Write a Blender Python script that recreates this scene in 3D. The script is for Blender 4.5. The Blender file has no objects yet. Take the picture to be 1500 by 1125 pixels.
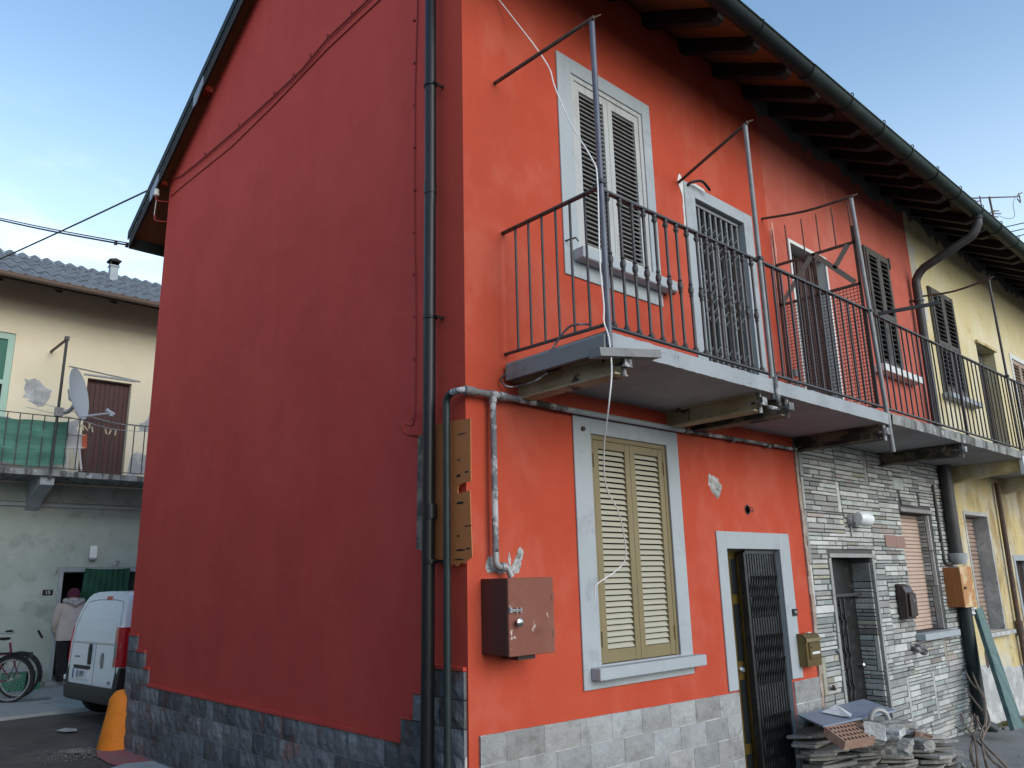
import bpy, math, random
from mathutils import Vector, Matrix
R = random.Random(11)
SC = bpy.context.scene
COL = SC.collection
rad = math.radians
V = Vector

# ------------------------------------------------------------------ camera
CAM = V((-3.12774, -3.81127, 1.65))
YAW, PIT, ROL, FPX = rad(42.8562), rad(14.0455), rad(-1.39427), 1158.15
_f = V((math.cos(PIT)*math.sin(YAW), math.cos(PIT)*math.cos(YAW), math.sin(PIT)))
_r = V((math.cos(YAW), -math.sin(YAW), 0)); _u = _r.cross(_f)
RT = math.cos(ROL)*_r + math.sin(ROL)*_u
UP = -math.sin(ROL)*_r + math.cos(ROL)*_u
cam = bpy.data.cameras.new('Camera'); camo = bpy.data.objects.new('Camera', cam)
COL.objects.link(camo); SC.camera = camo
cam.sensor_width = 36; cam.lens = 36*FPX/1500; cam.clip_end = 2000; cam.clip_start = .05
M3 = Matrix((RT, UP, -_f)).transposed().to_4x4(); M3.translation = CAM
camo.matrix_world = M3

def ray(px, py): return _f*FPX + RT*(px-750) - UP*(py-562.5)
def FX(px, py, y=0.0):            # survey point of the photograph on a plane parallel to the street front
    d = ray(px, py); return CAM + d*((y-CAM.y)/d.y)
def GX(px, py, x=0.0):            # the same on a plane parallel to the gable
    d = ray(px, py); return CAM + d*((x-CAM.x)/d.x)
def GZ(px, py, z=0.0):
    d = ray(px, py); return CAM + d*((z-CAM.z)/d.z)

# ------------------------------------------------------------------ mesh builder
class MB:
    def __init__(s): s.v = []; s.f = []; s.t = []; s.tint = (1, 1, 1); s.mi = []; s.m = 0
    def add(s, vs, fs):
        o = len(s.v); s.v += [tuple(p) for p in vs]
        for f in fs:
            s.f.append([o+i for i in f]); s.t.append(s.tint); s.mi.append(s.m)
        return s
    def box(s, x0, x1, y0, y1, z0, z1):
        return s.add([(x, y, z) for z in (z0, z1) for y in (y0, y1) for x in (x0, x1)],
                     [(0, 2, 3, 1), (4, 5, 7, 6), (0, 1, 5, 4), (1, 3, 7, 5), (3, 2, 6, 7), (2, 0, 4, 6)])
    def obox(s, c, ax, ay, az, sx, sy, sz):
        c = V(c); ax = V(ax).normalized()*sx/2; ay = V(ay).normalized()*sy/2; az = V(az).normalized()*sz/2
        return s.add([c+ax*i+ay*j+az*k for k in (-1, 1) for j in (-1, 1) for i in (-1, 1)],
                     [(0, 2, 3, 1), (4, 5, 7, 6), (0, 1, 5, 4), (1, 3, 7, 5), (3, 2, 6, 7), (2, 0, 4, 6)])
    def bar(s, p, q, w, h, up=(0, 0, 1)):
        p, q = V(p), V(q); d = (q-p); a = V(up)
        if abs(d.normalized().dot(a)) > .99: a = V((1, 0, 0))
        sx = d.cross(a).normalized(); sz = sx.cross(d).normalized()
        return s.obox((p+q)/2, d, sx, sz, d.length, w, h)
    def tube(s, pts, r, n=8, cap=True, closed=False):
        pts = [V(p) for p in pts]; k = len(pts)
        rs = r if isinstance(r, (list, tuple)) else [r]*k
        vs = []; nrm = None
        for i, p in enumerate(pts):
            if closed: t = pts[(i+1) % k]-pts[i-1]
            else: t = pts[min(i+1, k-1)]-pts[max(i-1, 0)]
            t.normalize()
            if nrm is None:
                a = V((0, 0, 1)) if abs(t.z) < .9 else V((1, 0, 0))
                nrm = t.cross(a).normalized()
            else:
                nrm = (nrm-t*nrm.dot(t)).normalized()
            b = t.cross(nrm)
            vs += [p+(nrm*math.cos(2*math.pi*j/n)+b*math.sin(2*math.pi*j/n))*rs[i] for j in range(n)]
        fs = []
        for i in range(k if closed else k-1):
            i2 = (i+1) % k
            fs += [(i*n+j, i*n+(j+1) % n, i2*n+(j+1) % n, i2*n+j) for j in range(n)]
        if cap and not closed:
            fs += [tuple(range(n-1, -1, -1)), tuple((k-1)*n+j for j in range(n))]
        return s.add(vs, fs)
    def lathe(s, prof, base, n=12, axis=(0, 0, 1)):
        base = V(base); ax = V(axis).normalized()
        a = ax.cross(V((0, 0, 1)) if abs(ax.z) < .9 else V((1, 0, 0))).normalized(); b = ax.cross(a)
        vs = [base+ax*z+(a*math.cos(2*math.pi*j/n)+b*math.sin(2*math.pi*j/n))*max(r, 1e-4) for r, z in prof for j in range(n)]
        k = len(prof)
        fs = [(i*n+j, i*n+(j+1) % n, (i+1)*n+(j+1) % n, (i+1)*n+j) for i in range(k-1) for j in range(n)]
        fs += [tuple(range(n-1, -1, -1)), tuple((k-1)*n+j for j in range(n))]
        return s.add(vs, fs)
    def prism(s, poly, fn, t0, t1):               # fn(a,b,t) -> point
        n = len(poly)
        return s.add([fn(a, b, t) for t in (t0, t1) for a, b in poly],
                     [tuple(range(n-1, -1, -1)), tuple(range(n, 2*n))] + [(i, (i+1) % n, n+(i+1) % n, n+i) for i in range(n)])
    def wall(s, u0, u1, v0, v1, ops, fn, rm=0):   # fn(u,v,depth); openings (u0,u1,v0,v1,depth)
        us = sorted({u0, u1} | {min(max(a, u0), u1) for o in ops for a in o[:2]})
        vs = sorted({v0, v1} | {min(max(a, v0), v1) for o in ops for a in o[2:4]})
        for i in range(len(us)-1):
            for j in range(len(vs)-1):
                cu, cv = (us[i]+us[i+1])/2, (vs[j]+vs[j+1])/2
                if any(o[0] < cu < o[1] and o[2] < cv < o[3] for o in ops): continue
                s.add([fn(us[i], vs[j], 0), fn(us[i+1], vs[j], 0), fn(us[i+1], vs[j+1], 0), fn(us[i], vs[j+1], 0)], [(0, 1, 2, 3)])
        s.m = rm
        for a, b, c, d, e in ops:
            p = [fn(a, c, 0), fn(b, c, 0), fn(b, d, 0), fn(a, d, 0)]; q = [fn(a, c, e), fn(b, c, e), fn(b, d, e), fn(a, d, e)]
            s.add(p+q, [(0, 4, 5, 1), (1, 5, 6, 2), (2, 6, 7, 3), (3, 7, 4, 0), (4, 7, 6, 5)])
        s.m = 0
        return s
    def make(s, name, mats, off=V((0, 0, 0)), smooth=False, bevel=0, weld=False, segs=1):
        me = bpy.data.meshes.new(name)
        me.from_pydata([tuple(V(p)-off) for p in s.v], [], s.f)
        at = me.attributes.new('tint', 'FLOAT_COLOR', 'FACE')
        at.data.foreach_set('color', [c for t in s.t for c in (t[0], t[1], t[2], 1)])
        if not isinstance(mats, (list, tuple)): mats = [mats]
        for m in mats: me.materials.append(m)
        me.polygons.foreach_set('material_index', s.mi)
        me.update()
        if smooth: me.polygons.foreach_set('use_smooth', [True]*len(me.polygons))
        o = bpy.data.objects.new(name, me); COL.objects.link(o)
        if bevel:
            b = o.modifiers.new('Bevel', 'BEVEL'); b.width = bevel; b.segments = segs; b.limit_method = 'ANGLE'; b.angle_limit = rad(40)
        if smooth:
            try: me.set_sharp_from_angle(angle=rad(42))
            except Exception: pass
        return o

def wloc(o):
    p = V((0, 0, 0))
    while o: p += o.location; o = o.parent
    return p
def part(name, mb, mat, parent, **k):
    o = mb.make(name, mat, wloc(parent), **k); o.parent = parent; return o
def thing(name, label, cat, loc=(0, 0, 0), group=None):
    o = bpy.data.objects.new(name, None); COL.objects.link(o); o.location = loc; o.empty_display_size = .1
    return tag(o, label, cat, group)
def tag(o, label, cat, group=None):
    o['label'] = label; o['category'] = cat; o['kind'] = 'thing'
    if group: o['group'] = group
    return o
def solo(name, mb, mat, label, cat, group=None, loc=(0, 0, 0), **k):
    o = mb.make(name, mat, V(loc), **k); o.location = loc; return tag(o, label, cat, group)
def struct(name, mb, mat, **k):
    o = mb.make(name, mat, **k); o['kind'] = 'structure'; return o
def dup(root, loc, rotz=None, label=None, scale=None):
    r = root.copy(); COL.objects.link(r); r.location = loc
    if rotz is not None: r.rotation_euler = (0, 0, rotz)
    if label: r['label'] = label
    for ch in list(root.children):
        c = ch.copy(); COL.objects.link(c); c.parent = r
        for g in list(ch.children):
            d = g.copy(); COL.objects.link(d); d.parent = c
    return r
def text_into(mb, txt, size, fn, depth=.002):
    cu = bpy.data.curves.new('t', 'FONT'); cu.body = txt; cu.size = size; cu.extrude = depth/2; cu.align_x = 'CENTER'; cu.align_y = 'CENTER'
    o = bpy.data.objects.new('t', cu); COL.objects.link(o)
    dg = bpy.context.evaluated_depsgraph_get(); me = o.evaluated_get(dg).to_mesh()
    mb.add([fn(v.co.x, v.co.y, v.co.z) for v in me.vertices], [tuple(p.vertices) for p in me.polygons])
    o.evaluated_get(dg).to_mesh_clear(); bpy.data.objects.remove(o); bpy.data.curves.remove(cu)
def arc(c, a, b, r, t0, t1, n=10):
    c, a, b = V(c), V(a), V(b)
    return [c+(a*math.cos(t0+(t1-t0)*i/n)+b*math.sin(t0+(t1-t0)*i/n))*r for i in range(n+1)]
def spline(pts, n=6):
    pts = [V(p) for p in pts]; out = []
    for i in range(len(pts)-1):
        p0 = pts[max(i-1, 0)]; p1 = pts[i]; p2 = pts[i+1]; p3 = pts[min(i+2, len(pts)-1)]
        for j in range(n):
            t = j/n
            out.append(.5*((2*p1)+(p2-p0)*t+(2*p0-5*p1+4*p2-p3)*t*t+(3*p1-p0-3*p2+p3)*t**3))
    out.append(pts[-1]); return out

# ------------------------------------------------------------------ materials
def H(h):
    h = h.lstrip('#'); c = [int(h[i:i+2], 16)/255 for i in (0, 2, 4)]
    return tuple(x/12.92 if x <= .04045 else ((x+.055)/1.055)**2.4 for x in c)
def M(name, c, rough=.8, layers=(), bump=0, bsc=30, metal=0, spec=.4, tint=False, bump2=0, b2sc=3, stretch=(1, 1, 1), coat=0, trans=0, ynear=None):
    """layers: (colour, noise scale, threshold, softness, amount)"""
    m = bpy.data.materials.new(name); m.use_nodes = True
    nt = m.node_tree; N = nt.nodes; L = nt.links
    b = N['Principled BSDF']; b.inputs['Roughness'].default_value = rough; b.inputs['Metallic'].default_value = metal
    b.inputs['Specular IOR Level'].default_value = spec
    if coat: b.inputs['Coat Weight'].default_value = coat; b.inputs['Coat Roughness'].default_value = .1
    geo = N.new('ShaderNodeTexCoord'); mp = N.new('ShaderNodeMapping'); mp.inputs['Scale'].default_value = stretch
    L.new(geo.outputs['Object'], mp.inputs['Vector']); vec = mp.outputs['Vector']
    rgb = N.new('ShaderNodeRGB'); rgb.outputs[0].default_value = (*c, 1); cur = rgb.outputs[0]
    for i, ly in enumerate(layers):
        col, sc, th, so, am = ly[:5]
        nz = N.new('ShaderNodeTexNoise'); nz.inputs['Scale'].default_value = sc; nz.inputs['Detail'].default_value = 6; nz.inputs['Roughness'].default_value = .62
        off = N.new('ShaderNodeVectorMath'); off.operation = 'ADD'; off.inputs[1].default_value = (7.3*i+1.1, 3.1*i, 5.7*i)
        if len(ly) > 5:
            mp2 = N.new('ShaderNodeMapping'); mp2.inputs['Scale'].default_value = ly[5]; L.new(geo.outputs['Object'], mp2.inputs['Vector']); L.new(mp2.outputs['Vector'], off.inputs[0])
        else: L.new(vec, off.inputs[0])
        L.new(off.outputs[0], nz.inputs['Vector'])
        mr = N.new('ShaderNodeMapRange'); mr.interpolation_type = 'SMOOTHSTEP'
        mr.inputs['From Min'].default_value = th-so; mr.inputs['From Max'].default_value = th+so; mr.inputs['To Max'].default_value = am
        L.new(nz.outputs['Fac'], mr.inputs['Value'])
        mx = N.new("ShaderNodeMix"); mx.data_type = "RGBA"
        mx.inputs[7].default_value = (*col, 1)
        L.new(mr.outputs['Result'], mx.inputs[0]); L.new(cur, mx.inputs[6]); cur = mx.outputs[2]
    if ynear:       # a differently painted strip: (colour, y limit, ragged)
        sp = N.new('ShaderNodeSeparateXYZ'); L.new(geo.outputs['Object'], sp.inputs[0])
        nz = N.new('ShaderNodeTexNoise'); nz.inputs['Scale'].default_value = 5; L.new(vec, nz.inputs['Vector'])
        ma = N.new('ShaderNodeMath'); ma.operation = 'MULTIPLY_ADD'; ma.inputs[1].default_value = ynear[2]; L.new(nz.outputs['Fac'], ma.inputs[0]); L.new(sp.outputs['Y'], ma.inputs[2])
        mr = N.new('ShaderNodeMapRange'); mr.inputs['From Min'].default_value = ynear[1]+.015; mr.inputs['From Max'].default_value = ynear[1]-.015
        L.new(ma.outputs[0], mr.inputs['Value'])
        mx = N.new('ShaderNodeMix'); mx.data_type = 'RGBA'; mx.inputs[7].default_value = (*ynear[0], 1)
        L.new(mr.outputs['Result'], mx.inputs[0]); L.new(cur, mx.inputs[6]); cur = mx.outputs[2]
    if tint:
        at = N.new('ShaderNodeAttribute'); at.attribute_name = 'tint'
        mx = N.new('ShaderNodeMix'); mx.data_type = 'RGBA'; mx.blend_type = 'MULTIPLY'; mx.inputs[0].default_value = 1
        L.new(cur, mx.inputs[6]); L.new(at.outputs['Color'], mx.inputs[7]); cur = mx.outputs[2]
    L.new(cur, b.inputs['Base Color'])
    last = None
    for st, sc in ((bump, bsc), (bump2, b2sc)):
        if not st: continue
        nz = N.new('ShaderNodeTexNoise'); nz.inputs['Scale'].default_value = sc; nz.inputs['Detail'].default_value = 5; L.new(vec, nz.inputs['Vector'])
        bp = N.new('ShaderNodeBump'); bp.inputs['Strength'].default_value = st; bp.inputs['Distance'].default_value = .02 if sc >= 12 else .08
        L.new(nz.outputs['Fac'], bp.inputs['Height'])
        if last: L.new(last.outputs[0], bp.inputs['Normal'])
        last = bp
    if last: L.new(last.outputs[0], b.inputs['Normal'])
    return m

RED = (.45, .072, .038)
GREY_TRIM = (.325, .355, .375)
mt = {}
mt['red'] = M('red_paint', RED, .75, [((.40, .059, .030), 1.3, .5, .22, .8), ((.48, .105, .066), 2.4, .56, .10, .6, (1, 1, .7)), ((.38, .054, .028), 2.4, .60, .12, .3, (1.5, 1, .6)), ((.50, .20, .12), 9, .76, .03, .5, (1, 1, .5))], bump=.12, bsc=45, bump2=.22, b2sc=2.2, spec=.1)
mt['redgable'] = M('gable_red_paint', (.51, .066, .054), .8, [((.56, .082, .066), .9, .5, .3, .9), ((.44, .057, .047), 1.6, .54, .18, .6), ((.42, .053, .044), 2.2, .60, .12, .25, (1, 1.6, .6)), ((.56, .10, .085), 5, .64, .06, .25), ((.25, .03, .025), 17, .70, .03, .6)], bump=.10, bsc=50, bump2=.18, b2sc=2, spec=.1, ynear=((.45, .062, .042), .30, .02))
mt['redold'] = M('faded_red_paint', (.45, .115, .082), .85, [((.39, .09, .06), 2, .55, .15, .8), ((.50, .18, .14), 3, .62, .1, .6, (1, 1, .4))], bump=.18, bsc=40, bump2=.2, spec=.1)
mt['yellow'] = M('yellow_plaster', (.55, .44, .215), .9, [((.54, .50, .40), 1.4, .54, .1, .85), ((.29, .20, .085), 2.2, .54, .1, .85, (1, 1, .5)), ((.62, .60, .55), 4.5, .70, .03, .8), ((.14, .10, .05), 6, .67, .03, .8)], bump=.3, bsc=30, bump2=.3)
mt['yellowtop'] = M('pale_yellow_plaster', (.58, .49, .27), .9, [((.66, .62, .49), 1.2, .58, .14, .8, (1, 1, .6)), ((.42, .30, .12), 3, .66, .1, .6)], bump=.2, bsc=30)
mt['cream'] = M('cream_plaster', (.78, .69, .51), .9, [((.70, .59, .39), 1, .55, .2, .6), ((.72, .70, .62), 4, .66, .05, .4)], bump=.15, bsc=30)
mt['sage'] = M('grey_green_plaster', (.31, .355, .32), .9, [((.39, .43, .40), 1.6, .56, .12, .8), ((.20, .24, .21), 2.6, .6, .1, .7), ((.44, .47, .44), 5, .66, .05, .5)], bump=.2, bsc=25, bump2=.2)
mt['cement'] = M('bare_cement', (.36, .36, .35), .95, [((.58, .57, .56), 4, .55, .12, .8), ((.2, .2, .19), 9, .62, .06, .6)], bump=.5, bsc=35)
mt['trim'] = M('blue_grey_trim_paint', GREY_TRIM, .65, [((.36, .39, .41), 2, .55, .15, .8), ((.25, .27, .285), 5, .61, .06, .5), ((.20, .205, .21), 22, .70, .03, .6)], bump=.08, bsc=40)
mt['slab'] = M('grey_painted_concrete', (.315, .335, .35), .75, [((.25, .268, .28), 3, .55, .12, .8), ((.13, .135, .14), 9, .67, .04, .8), ((.09, .09, .09), 5, .70, .05, .7, (1, 1, 3))], bump=.2, bsc=30)
mt['soffit'] = M('balcony_underside', (.30, .30, .30), .9, [((.22, .22, .22), 1.5, .55, .15, .7), ((.18, .18, .17), 5, .62, .08, .4)], bump=.15, bsc=25)
mt['dirtyconc'] = M('stained_concrete', (.27, .27, .255), .95, [((.07, .07, .065), 5, .52, .1, .9, (1.6, 1, .5)), ((.52, .52, .50), 7, .62, .05, .7)], bump=.5, bsc=30)
mt['beam'] = M('peeling_beam_paint', (.27, .215, .125), .8, [((.36, .31, .21), 3, .5, .1, .8), ((.03, .026, .022), 5, .60, .03, .95), ((.17, .09, .04), 11, .66, .05, .8)], bump=.3, bsc=30)
mt['beamold'] = M('dark_flaking_beam', (.16, .13, .09), .85, [((.03, .03, .025), 4, .5, .06, .95), ((.34, .31, .26), 9, .68, .03, .8)], bump=.3, bsc=30)
mt['iron'] = M('dark_iron_paint', (.034, .031, .031), .5, [((.06, .057, .055), 7, .6, .1, .7), ((.12, .07, .05), 20, .7, .04, .6)], spec=.5, bump=.1, bsc=60)
mt['irongrey'] = M('grey_iron_paint', (.16, .16, .16), .4, [((.23, .23, .23), 8, .55, .1, .6), ((.07, .06, .055), 22, .68, .05, .7)], spec=.5)
mt['rust'] = M('rusty_iron', (.075, .05, .04), .75, [((.16, .075, .04), 15, .58, .1, .8)], bump=.2, bsc=60)
mt['postpaint'] = M('blue_grey_tube_paint', (.085, .09, .12), .4, [((.13, .135, .165), 6, .55, .1, .7), ((.10, .09, .09), 16, .7, .03, .8)])
mt['black'] = M('black_downpipe_paint', (.012, .012, .014), .38, [((.022, .022, .025), 5, .6, .1, .5, (3, 3, .7)), ((.25, .25, .25), 36, .73, .02, .7)], spec=.3)
mt['green'] = M('dark_green_pipe_paint', (.018, .027, .028), .45, [((.03, .042, .042), 6, .6, .1, .6), ((.3, .3, .3), 40, .74, .02, .5)], spec=.3)
mt['conduit'] = M('flaking_grey_pipe', (.16, .155, .16), .8, [((.46, .46, .46), 8, .54, .04, .9), ((.035, .028, .026), 7, .56, .03, .9, (1, 1, .5))], bump=.6, bsc=45)
mt['gutter'] = M('dark_green_gutter_paint', (.009, .014, .013), .6, [((.014, .021, .02), 3, .55, .1, .7)], spec=.2)
mt['oldgutter'] = M('old_copper_green_gutter', (.014, .023, .019), .6, [((.022, .038, .031), 2.5, .55, .1, .8), ((.012, .015, .013), 9, .62, .05, .6)], spec=.22)
mt['zigpipe'] = M('grey_downpipe_paint', (.045, .042, .041), .5, [((.07, .067, .065), 4, .55, .1, .7)], spec=.3)
mt['rafter'] = M('dark_stained_rafter', (.012, .008, .006), .7, [((.02, .012, .008), 6, .55, .15, .7)], stretch=(1, 1, 1), bump=.2, bsc=40)
mt['board'] = M('orange_stained_soffit_board', (.20, .075, .022), .6, [((.14, .05, .016), 5, .5, .15, .8, (6, .6, 1)), ((.09, .03, .01), 14, .66, .06, .6, (9, .6, 1))])
mt['oldboard'] = M('old_dark_soffit_board', (.045, .024, .017), .8, [((.025, .015, .01), 4, .5, .15, .8), ((.08, .04, .025), 9, .66, .05, .5)])
mt['tile'] = M('weathered_roof_tile', (.17, .12, .09), .9, [((.09, .08, .07), 3, .55, .12, .8), ((.25, .22, .17), 12, .66, .06, .5)], bump=.3)
mt['eternit'] = M('grey_fibre_cement', (.165, .175, .185), .9, [((.11, .12, .13), 2.2, .52, .12, .8), ((.22, .235, .245), 6, .6, .08, .6), ((.05, .055, .055), 9, .68, .05, .6)], bump=.3)
mt['ochre'] = M('khaki_metal_paint', (.19, .148, .072), .5, [((.225, .18, .092), 2, .55, .15, .5)], spec=.4)
mt['ochreslat'] = M('pale_khaki_slat_paint', (.40, .38, .30), .42, [((.45, .43, .35), 2.5, .55, .15, .5)], spec=.5)
mt['whiteshut'] = M('pale_grey_wood_paint', (.40, .405, .395), .7, [((.31, .31, .30), 6, .58, .08, .7, (3, 3, .6)), ((.20, .19, .175), 14, .70, .04, .6, (3, 3, .5))], bump=.25, bsc=40)
mt['greyslat'] = M('weathered_grey_slat', (.25, .245, .23), .75, [((.18, .175, .165), 7, .56, .1, .7, (3, 3, .6))], bump=.2, bsc=40)
mt['oldshut'] = M('old_dark_shutter_wood', (.070, .065, .058), .85, [((.11, .105, .095), 5, .55, .12, .8, (4, 4, .6)), ((.03, .028, .025), 11, .62, .06, .7)], bump=.3, bsc=50)
mt['dark'] = M('dark_interior', (.006, .006, .006), .9)
mt['gate'] = M('black_gate_paint', (.012, .012, .012), .42, [((.05, .05, .05), 14, .6, .08, .6)], spec=.5)
mt['brass'] = M('bronze_anodised_metal', (.20, .135, .035), .35, [((.13, .085, .025), 3, .5, .2, .7)], metal=.6)
mt['brassbox'] = M('brass_letterbox_paint', (.17, .12, .045), .32, [((.11, .075, .03), 4, .55, .15, .7)], metal=.5)
mt['brownbox'] = M('brown_meter_box_paint', (.19, .066, .044), .6, [((.26, .13, .10), 2.2, .6, .14, .8), ((.55, .48, .42), 13, .665, .025, .95), ((.5, .44, .4), 30, .69, .02, .8), ((.12, .04, .027), 6, .62, .1, .5)], spec=.25)
mt['browndark'] = M('dark_brown_paint', (.035, .02, .018), .4, spec=.5)
mt['wood'] = M('varnished_orange_wood', (.34, .125, .035), .5, [((.25, .085, .025), 6, .5, .15, .7, (8, 8, .7))])
mt['woodpeel'] = M('peeling_plywood', (.42, .20, .08), .75, [((.62, .47, .28), 6, .52, .05, .9), ((.22, .09, .035), 9, .63, .06, .7)], bump=.2)
mt['cardb'] = M('brown_hardboard', (.46, .155, .045), .65, [((.38, .125, .038), 2, .55, .15, .6), ((.035, .022, .02), 7, .66, .02, .95, (.6, .6, 2.6)), ((.05, .03, .02), 16, .72, .02, .9)])
mt['greyb'] = M('grey_smeared_board', (.26, .20, .16), .8, [((.06, .055, .055), 7, .52, .08, .9), ((.30, .25, .20), 10, .66, .05, .7)], bump=.3)
mt['plinthF'] = M('light_grey_split_stone', (.275, .275, .27), .9, [((.34, .345, .34), 5, .55, .12, .7), ((.19, .19, .185), 9, .58, .1, .75), ((.42, .42, .415), 22, .68, .06, .5)], bump=.7, bsc=28, tint=True)
mt['plinthG'] = M('dark_slate_block', (.125, .127, .135), .85, [((.20, .205, .215), 6, .56, .1, .7, (1, 1, .5)), ((.15, .065, .06), 3.5, .60, .06, .7), ((.06, .065, .075), 10, .6, .1, .8)], bump=.7, bsc=28, tint=True)
mt['slip'] = M('split_stone_slip', (.38, .38, .365), .9, [((.48, .48, .47), 7, .55, .1, .6), ((.27, .275, .27), 14, .62, .08, .6)], bump=.4, bsc=40, tint=True)
mt['joint'] = M('dark_mortar', (.085, .08, .078), 1, [((.13, .125, .12), 9, .6, .1, .6)], bump=.3)
mt['slate'] = M('rough_slab_stone', (.29, .28, .26), .9, [((.20, .195, .185), 8, .5, .1, .8), ((.40, .39, .37), 16, .64, .06, .6)], bump=.6, bsc=30, tint=True)
mt['brick'] = M('hollow_clay_brick', (.29, .175, .125), .9, [((.36, .26, .20), 9, .58, .1, .7)], bump=.3)
mt['bluegrey'] = M('blue_grey_sheet', (.20, .24, .31), .5, [((.27, .31, .38), 3, .5, .15, .7), ((.34, .36, .40), 9, .66, .06, .5)])
mt['paper'] = M('printed_paper', (.68, .69, .70), .8, [((.40, .42, .45), 16, .58, .05, .8)])
mt['metalgrey'] = M('dull_grey_metal', (.30, .30, .30), .5, [((.2, .2, .2), 9, .6, .1, .6)], metal=.3)
mt['branch'] = M('cut_branch_bark', (.17, .13, .10), .9, [((.10, .08, .065), 14, .55, .1, .7)], bump=.3)
mt['plank'] = M('green_painted_plank', (.095, .15, .14), .7, [((.045, .10, .10), 3, .55, .06, .85, (3, 3, 1)), ((.28, .34, .33), 5, .68, .06, .7, (3, 3, .7))], bump=.2)
mt['plankwood'] = M('grey_timber', (.20, .20, .20), .8, [((.13, .11, .10), 6, .58, .08, .7)], bump=.2)
mt['whitewire'] = M('white_cable', (.74, .73, .70), .5)
mt['blackwire'] = M('black_cable', (.02, .02, .02), .6)
mt['redwire'] = M('overpainted_red_cable', (.25, .026, .022), .7)
mt['white'] = M('white_paint', (.60, .60, .585), .6, [((.5, .5, .48), 6, .6, .1, .5)])
mt['ceramic'] = M('white_ceramic', (.72, .70, .62), .3, spec=.5)
mt['rollbeige'] = M('pink_beige_roller_slats', (.50, .37, .30), .6, [((.42, .31, .25), 4, .55, .15, .6)])
mt['rollbrown'] = M('brown_roller_slats', (.34, .25, .20), .7, [((.20, .14, .11), 5, .55, .12, .7)])
mt['curtdark'] = M('brown_bead_curtain', (.10, .05, .045), .8, [((.05, .03, .03), 9, .5, .1, .8, (12, 12, .3))])
mt['lampglass'] = M('white_lamp_glass', (.72, .74, .74), .25, spec=.5)
mt['vanwhite'] = M('white_car_paint', (.70, .75, .79), .28, coat=.5)
mt['vanglass'] = M('dark_car_glass', (.015, .018, .02), .08, spec=.6)
mt['plastic'] = M('black_bumper_plastic', (.020, .021, .023), .55)
mt['redlens'] = M('red_light_lens', (.42, .015, .02), .18, coat=.6)
mt['smoke'] = M('clear_smoked_lens', (.10, .10, .11), .15, coat=.6)
mt['chrome'] = M('dull_chrome', (.5, .5, .5), .25, metal=1)
mt['tyre'] = M('tyre_rubber', (.018, .018, .018), .85)
mt['plate'] = M('number_plate_white', (.62, .66, .72), .4)
mt['plateblue'] = M('number_plate_blue', (.03, .07, .25), .4)
mt['ink'] = M('black_lettering', (.012, .012, .015), .5)
mt['orange'] = M('orange_stone_paint', (.72, .21, .015), .7, [((.62, .16, .012), 6, .55, .1, .7), ((.78, .30, .05), 14, .66, .06, .5)], bump=.35, bsc=30)
mt['greencloth'] = M('dark_green_curtain_cloth', (.018, .075, .045), .9)
mt['shade'] = M('green_shade_netting', (.075, .20, .15), .9, [((.12, .27, .21), 7, .55, .1, .7, (.4, 1, 4)), ((.06, .20, .16), 5, .62, .08, .6)], bump=.4, bsc=60)
mt['dish'] = M('pale_grey_dish_paint', (.38, .41, .44), .5)
mt['browndoor'] = M('brown_board_door', (.085, .038, .034), .7, [((.06, .028, .026), 5, .55, .1, .7, (6, 6, .4)), ((.14, .075, .065), 9, .68, .06, .6)])
mt['mint'] = M('mint_window_paint', (.36, .52, .43), .6)
mt['greenblind'] = M('deep_green_blind', (.008, .12, .08), .5)
mt['coat'] = M('beige_padded_jacket', (.46, .395, .36), .85, [((.38, .33, .30), 7, .55, .1, .6)], bump=.4, bsc=14)
mt['fur'] = M('grey_fur_trim', (.44, .40, .38), 1, [((.26, .23, .22), 40, .5, .1, .9)], bump=1, bsc=60)
mt['hat'] = M('maroon_wool_hat', (.085, .018, .035), .95, bump=.4, bsc=60)
mt['trouser'] = M('dark_patterned_trousers', (.014, .014, .018), .9, [((.11, .085, .09), 13, .64, .03, .9)])
mt['skin'] = M('skin', (.45, .27, .20), .6)
mt['shoe'] = M('dark_shoe', (.015, .014, .014), .6)
mt['crate'] = M('green_plastic_crate', (.03, .19, .10), .5, [((.02, .13, .07), 8, .55, .1, .6)])
mt['burgundy'] = M('burgundy_bicycle_paint', (.12, .012, .035), .35)
mt['alu'] = M('aluminium', (.55, .55, .55), .35, metal=.9)
mt['asphalt'] = M('worn_dark_road', (.070, .061, .055), .95, [((.105, .093, .083), 1.3, .52, .14, .8), ((.04, .038, .037), 3.5, .6, .08, .7), ((.16, .15, .14), 30, .70, .03, .7)], bump=.5, bsc=60, bump2=.2)
mt['paving'] = M('grey_concrete_pavement', (.27, .275, .262), .95, [((.33, .335, .32), 1.5, .55, .15, .8), ((.19, .195, .19), 3, .64, .07, .7)], bump=.3, bsc=40)
mt['yard'] = M('grey_yard_concrete', (.19, .19, .185), .95, [((.25, .25, .24), 1.5, .55, .15, .8), ((.15, .145, .14), 4, .62, .07, .7), ((.10, .10, .05), 2.3, .68, .05, .5)], bump=.4, bsc=40)
mt['pink'] = M('red_paint_spill', (.30, .105, .11), .9, [((.25, .16, .16), 5, .58, .1, .7)], bump=.2)
mt['lightconc'] = M('pale_concrete_patch', (.33, .36, .38), .95, [((.27, .29, .30), 5, .58, .1, .7)], bump=.3)
mt['moss'] = M('yellow_green_moss', (.16, .13, .03), 1, [((.08, .08, .025), 12, .5, .1, .8)], bump=.6)
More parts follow.
